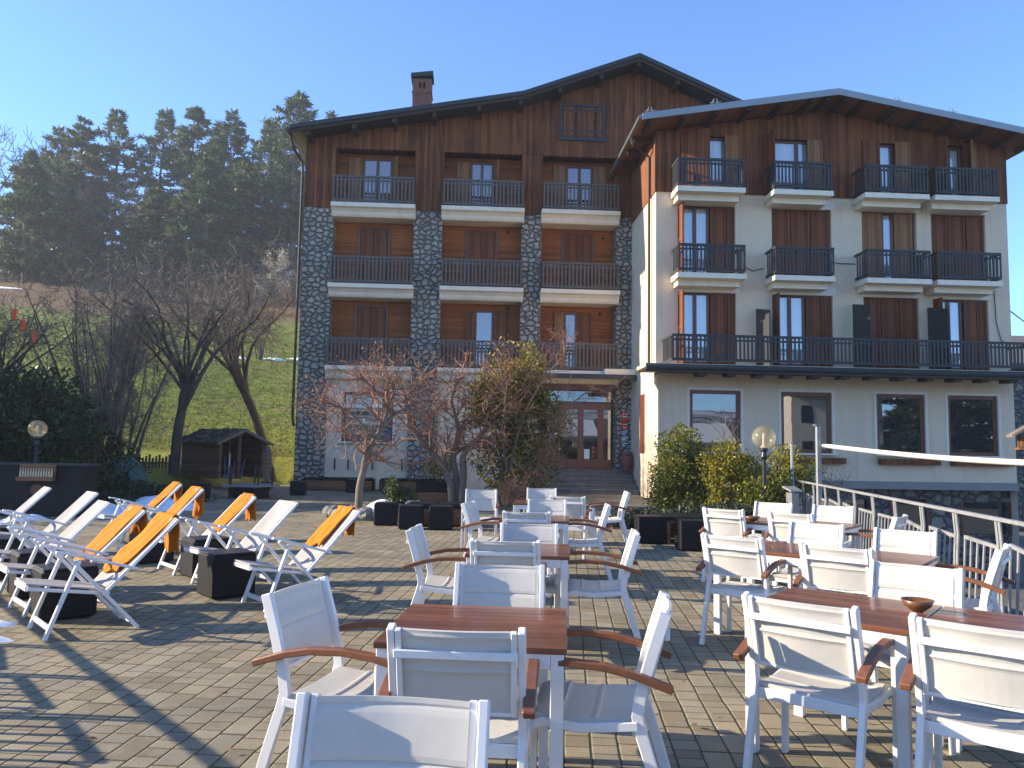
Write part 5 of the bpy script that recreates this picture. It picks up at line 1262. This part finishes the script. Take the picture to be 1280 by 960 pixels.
# laurel hedge on the left and its continuation out of the photo
shrub('laurel_hedge', 'big dark evergreen laurel behind the bar and the left globe lamp', 'shrub', (-12.3, 20.0, 0), [((-1.2, 0, 1.7), (1.7, 1.4, 1.8)), ((.4, .2, 1.3), (1.5, 1.3, 1.4)), ((-.4, .3, 2.4), (1.5, 1.2, 1.1)), ((-2.6, -.2, 2.0), (1.5, 1.3, 1.8)), ((1.4, .4, .8), (.9, .8, .9))], 22000, .15, M['laurel'], 14, 8, -.2, 1.0)
shrub('laurel_hedge', 'dark evergreen hedge at the left edge beside the bar', 'shrub', (-15.3, 17.0, 0), [((0, 0, 1.8), (1.6, 2.2, 2.0)), ((-.6, 1.0, 2.6), (1.5, 1.8, 1.5))], 12000, .16, M['laurel'], 15, 6, -.25, 1.0)
shrub('laurel_hedge', 'dark evergreen shrub behind the laurel, below the bare orchard trees', 'shrub', (-15.0, 24.0, 0), [((0, 0, 1.7), (2.0, 1.6, 2.0)), ((2.0, .3, .9), (1.4, 1.0, 1.0))], 9000, .16, M['laurel'], 16, 6, -.2, 1.0)

# evergreen belt beyond the left edge of the photo; it shades the back of the terrace
K = leafcloud([((-22., 20.6 + 2.1 * i, 4.6 + .5 * (i % 2)), (2.0, 1.5, 4.8 + .4 * (i % 3))) for i in range(5)], 15000, .42, 61, -.35, .5)
struct(K.build('evergreen_belt', M['laurel']), 'stuff')
# bare orchard trees between terrace and meadow
orch = []
def orchard(seed, lean, spread, hh, r0):
    r = random.Random(seed); limbs = [([(0, 0, -.3), (lean * .3, 0, hh * .2), (lean * .7, .1, hh * .38), (lean, .1, hh * .48)], r0, r0 * .7, 1, .6, 2)]
    for k in range(15):
        a = 2 * PI * k / 7.5 + r.uniform(-.5, .5); s = spread * r.uniform(.3, 1.15); top = hh * r.uniform(.46, 1.0); z0 = r.uniform(.26, .46)
        zt_ = [(0, 0), (.2, .3), (.38, .7), (.48, 1.)]; bx = next(xa + (xb - xa) * (z0 - za) / (zb_ - za) for (za, xa), (zb_, xb) in zip(zt_, zt_[1:]) if za <= z0 <= zb_)
        limbs.append(([(lean * bx, .06, hh * z0), (lean + s * .35 * cos(a), s * .35 * sin(a), hh * .56), (lean + s * .75 * cos(a + .2), s * .75 * sin(a + .2), hh * .70), (lean + s * cos(a), s * sin(a), top)], r0 * r.uniform(.28, .5), .018, 7, hh * .17, 2))
    return bare_tree(seed, limbs, (5, 2), .0105, 1.2, .08)
def multistem(seed, hh):
    r = random.Random(seed); limbs = []
    for k in range(9):
        a = 2 * PI * k / 9 + r.uniform(-.5, .5); s = r.uniform(.5, 2.1); h = hh * r.uniform(.55, 1.); b = r.uniform(.05, .3)
        limbs.append(([(b * cos(a), b * sin(a), -.3), (b * cos(a) + s * .2 * cos(a), b * sin(a) + s * .2 * sin(a), h * .3), (s * .6 * cos(a + .3), s * .6 * sin(a + .3), h * .62), (s * cos(a + .1), s * sin(a + .1), h)], r.uniform(.045, .085), .014, 15, h * .16, 2))
    return bare_tree(seed, limbs, (4, 2), .009, .8, .0)
for sd, ln, sp, hh, r0, nm in ((31, .3, 3.0, 8.6, .20, 'a'), (32, -2.0, 2.8, 10.0, .20, 'b'), (33, -.4, 2.6, 7.0, .13, 'c')):
    T, B, Lf = orchard(sd, ln, sp, hh, r0) if nm != 'c' else multistem(sd, 7.2)
    orch.append((T, B))
labs = [(0, (-12.0, 27.5), 0, 1., 'old bare fruit tree with a thick upright trunk left of the shed'), (1, (-9.6, 31.5), .1, 1., 'bare tree with a leaning trunk rising behind the shed roof'),
        (2, (-13.9, 26.3), 1.2, 1.0, 'slender bare tree beside the hedge, in front of the picket fence'), (2, (-12.9, 25.6), 3.6, .92, 'thin bare tree right beside the green tarpaulin'), (2, (-14.8, 27.2), 2.4, 1.1, 'bare tree over the dark laurel at the left'),
        (0, (-18.8, 28.0), 2.2, .82, 'bare tree at the far left edge carrying the red lanterns'), (1, (-17.0, 31.5), 2.9, .75, 'bare tree in the meadow edge behind the lanterns'), (2, (-20.47, 62.), .6, .8, 'small solitary bare tree on the meadow above the shed')]
roots = {}
for k, (x, y), rz, s, l in labs:
    z = terr(x, y) if y > 32 or x < -13 else 0.
    if k not in roots:
        T, B = orch[k]; roots[k] = plant_tree('bare_tree', l, 'tree', (x, y, z), T, B, MB(), M['bark_dark'], M['twig'], None, 'leafless orchard trees', rz); roots[k].scale = (s, s, s)
    else: dup(roots[k], (x, y, z), rz, l, scale=(s, s, s))
# broadleaf trees along the wood's edge
T, B, Lf = bare_tree(41, [([(0, 0, -.3), (.1, 0, 3), (0, .1, 6), (.2, 0, 10)], .16, .03, 26, 2.2, 1)] + [([(.05, 0, 2.0 + k * .8), (1.4 * cos(k * 1.9), 1.4 * sin(k * 1.9), 4.2 + k), (2.4 * cos(k * 1.9), 2.4 * sin(k * 1.9), 6.5 + k)], .07, .02, 9, 1.7, 1) for k in range(5)], (4,), .035, .7, .0)
wood0 = plant_tree('woodland_tree', 'bare grey tree at the wood edge', 'tree', (-27.5, 96, terr(-27.5, 96)), T, B, Lf, M['bark_dark'], M['twig_far'], None, 'bare trees along the wood edge')
r_ = random.Random(77); first = True
wl = ['left of all the wood-edge trees', 'second from the left', 'third from the left', 'fourth from the left', 'fifth from the left', 'sixth from the left', 'seventh from the left', 'eighth from the left', 'ninth from the left', 'tenth from the left', 'eleventh from the left', 'nearest the hotel wall']
for k in range(12):
    f = k / 11; y = 107 + 8 * r_.random(); x = -(.655 - .375 * f) * y + r_.uniform(-1, 1); s = r_.uniform(.85, 1.35); lab = 'bare grey-brown tree of the wood edge, ' + wl[k]
    if first: wood0.location = (x, y, terr(x, y)); wood0['label'] = lab; first = False; wood0.scale = (s,) * 3
    else: dup(wood0, (x, y, terr(x, y)), r_.uniform(0, 6), lab, scale=(s, s, s))
t = dup(wood0, (-90.5, 128, terr(-90.5, 128)), 1., 'tall brown larch-like tree at the far left top of the ridge', scale=(2.1, 2.1, 2.1)); t = dup(wood0, (-84., 132, terr(-84, 132)), 2., 'tall bare tree between the left photo edge and the dark pines', scale=(1.9, 1.9, 2.))
sb = shrub('pale_shrub', 'pale fluffy seed-laden shrub at the wood edge beside the hotel', 'shrub', (-30.6, 98, terr(-30.6, 98)), [((0, 0, 5.5), (1.9, 1.5, 2.4)), ((.8, 0, 3.2), (1.6, 1.3, 2.2)), ((-1.6, 0, 3.0), (1.2, 1.2, 1.6))], 2600, .24, M['seedhead'], 19, 5, .0, .9)
# undergrowth: an uncountable tangle of stems
mb = MB(); r_ = random.Random(13)
for k in range(1500):
    y = r_.uniform(104, 124); x = -(r_.uniform(.26, .69)) * y; z = terr(x, y); h = r_.uniform(1.5, 5.5) * (1 if r_.random() < .8 else 1.6)
    a = rdir(r_); p = Vector((x, y, z)); q = p + Vector((a.x * .25 * h, a.y * .25 * h, h)); mb.tube([p, p.lerp(q, .5) + rdir(r_) * .2, q], [.05, .035, .015], 3, False)
    for j in range(4):
        c = p.lerp(q, r_.uniform(.3, .95)); mb.tube([c, c + (rdir(r_) + Vector((0, 0, .6))) * h * .25], [.025, .012], 3, False)
struct(mb.build('undergrowth', M['twig_far']), 'stuff')
mb = MB(); r_ = random.Random(14)
for k in range(5000):
    y = r_.uniform(104, 128); x = -(r_.uniform(.24, .72)) * y; z = terr(x, y) + r_.random() ** 1.5 * 11
    mb.card((x, y, z), rdir(r_), rdir(r_), r_.uniform(.6, 1.3), r_.uniform(.2, .5))
struct(mb.build('wood_understorey', M['laurel']), 'stuff')

# dead leaves blown over the terrace
mb = MB(); r_ = random.Random(88)
for k in range(900):
    q = r_.random()
    if q < .45: x, y = r_.gauss(-2.5, 1.6), r_.gauss(16.2, 1.8)
    elif q < .75: y = r_.uniform(3, 17); x = railx(y) - abs(r_.gauss(0, .8)) - .1
    else: x, y = r_.uniform(-5, 4), 2 + 14 * r_.random() ** 1.5
    if not (-12 < x < railx(y)): continue
    d = rdir(r_); mb.card((x, y, .012 + .012 * r_.random()), (d.x, d.y, d.z * .25), (d.y * .3, -d.x * .3, 1), r_.uniform(.025, .06), r_.uniform(.018, .035))
struct(mb.build('fallen_leaves', M['dryleaf']), 'stuff')

# ------------------------------------------------------------------ air
mb = MB(); mb.box(-260, -270, -6, 180, 240, 75)
hz = NT('haze_air'); v = hz.n('VolumePrincipled', {'Color': (.82, .90, 1., 1), 'Density': .00055, 'Anisotropy': .2})
hz.t.links.new(v.outputs[0], hz.out.inputs['Volume']); struct(mb.build('haze', hz.m), 'stuff')

# ------------------------------------------------------------------ light, sky, camera
EL, AZ = R(21.5), R(-87.)                      # azimuth clockwise from +y
sv = Vector((sin(AZ) * cos(EL), cos(AZ) * cos(EL), sin(EL)))
sun = bpy.data.lights.new('sun', 'SUN'); sun.energy = 4.4; sun.angle = R(.5); sun.color = (1., .85, .64)
so = bpy.data.objects.new('sun', sun); C.objects.link(so); so.rotation_euler = sv.to_track_quat('Z', 'Y').to_euler(); so.location = (-30, 5, 30)
w = bpy.data.worlds.new('World'); sc.world = w; w.use_nodes = True; nt = w.node_tree; nt.nodes.clear()
bg = nt.nodes.new('ShaderNodeBackground'); sky = nt.nodes.new('ShaderNodeTexSky'); ow = nt.nodes.new('ShaderNodeOutputWorld')
sky.sky_type = 'NISHITA'; sky.sun_disc = False; sky.sun_elevation = EL; sky.sun_rotation = AZ; sky.altitude = 2600; sky.air_density = 1.0; sky.dust_density = .0; sky.ozone_density = 6.0
bg.inputs[1].default_value = .148
nt.links.new(sky.outputs[0], bg.inputs[0]); nt.links.new(bg.outputs[0], ow.inputs[0])
cam = bpy.data.cameras.new('camera'); co = bpy.data.objects.new('camera', cam); C.objects.link(co); sc.camera = co
cam.sensor_width = 36; cam.lens = 961 / 1280 * 36; cam.clip_start = .05; cam.clip_end = 2000
P_, RO = math.atan(82 / 961), .017
fwd = Vector((0, cos(P_), sin(P_))); up0 = Vector((0, -sin(P_), cos(P_))); rt0 = Vector((1, 0, 0))
rgt = rt0 * cos(RO) + up0 * sin(RO); upv = up0 * cos(RO) - rt0 * sin(RO)
m3 = Matrix((rgt, upv, -fwd)).transposed(); co.matrix_world = Matrix.Translation((0, 0, 1.55)) @ m3.to_4x4()
sc.view_settings.view_transform = 'Standard'; sc.view_settings.look = 'None'; sc.view_settings.gamma = 1; sc.view_settings.exposure = 1.50; sc.view_settings.use_curve_mapping = False
sc.cycles.max_bounces = 6; sc.cycles.transparent_max_bounces = 12
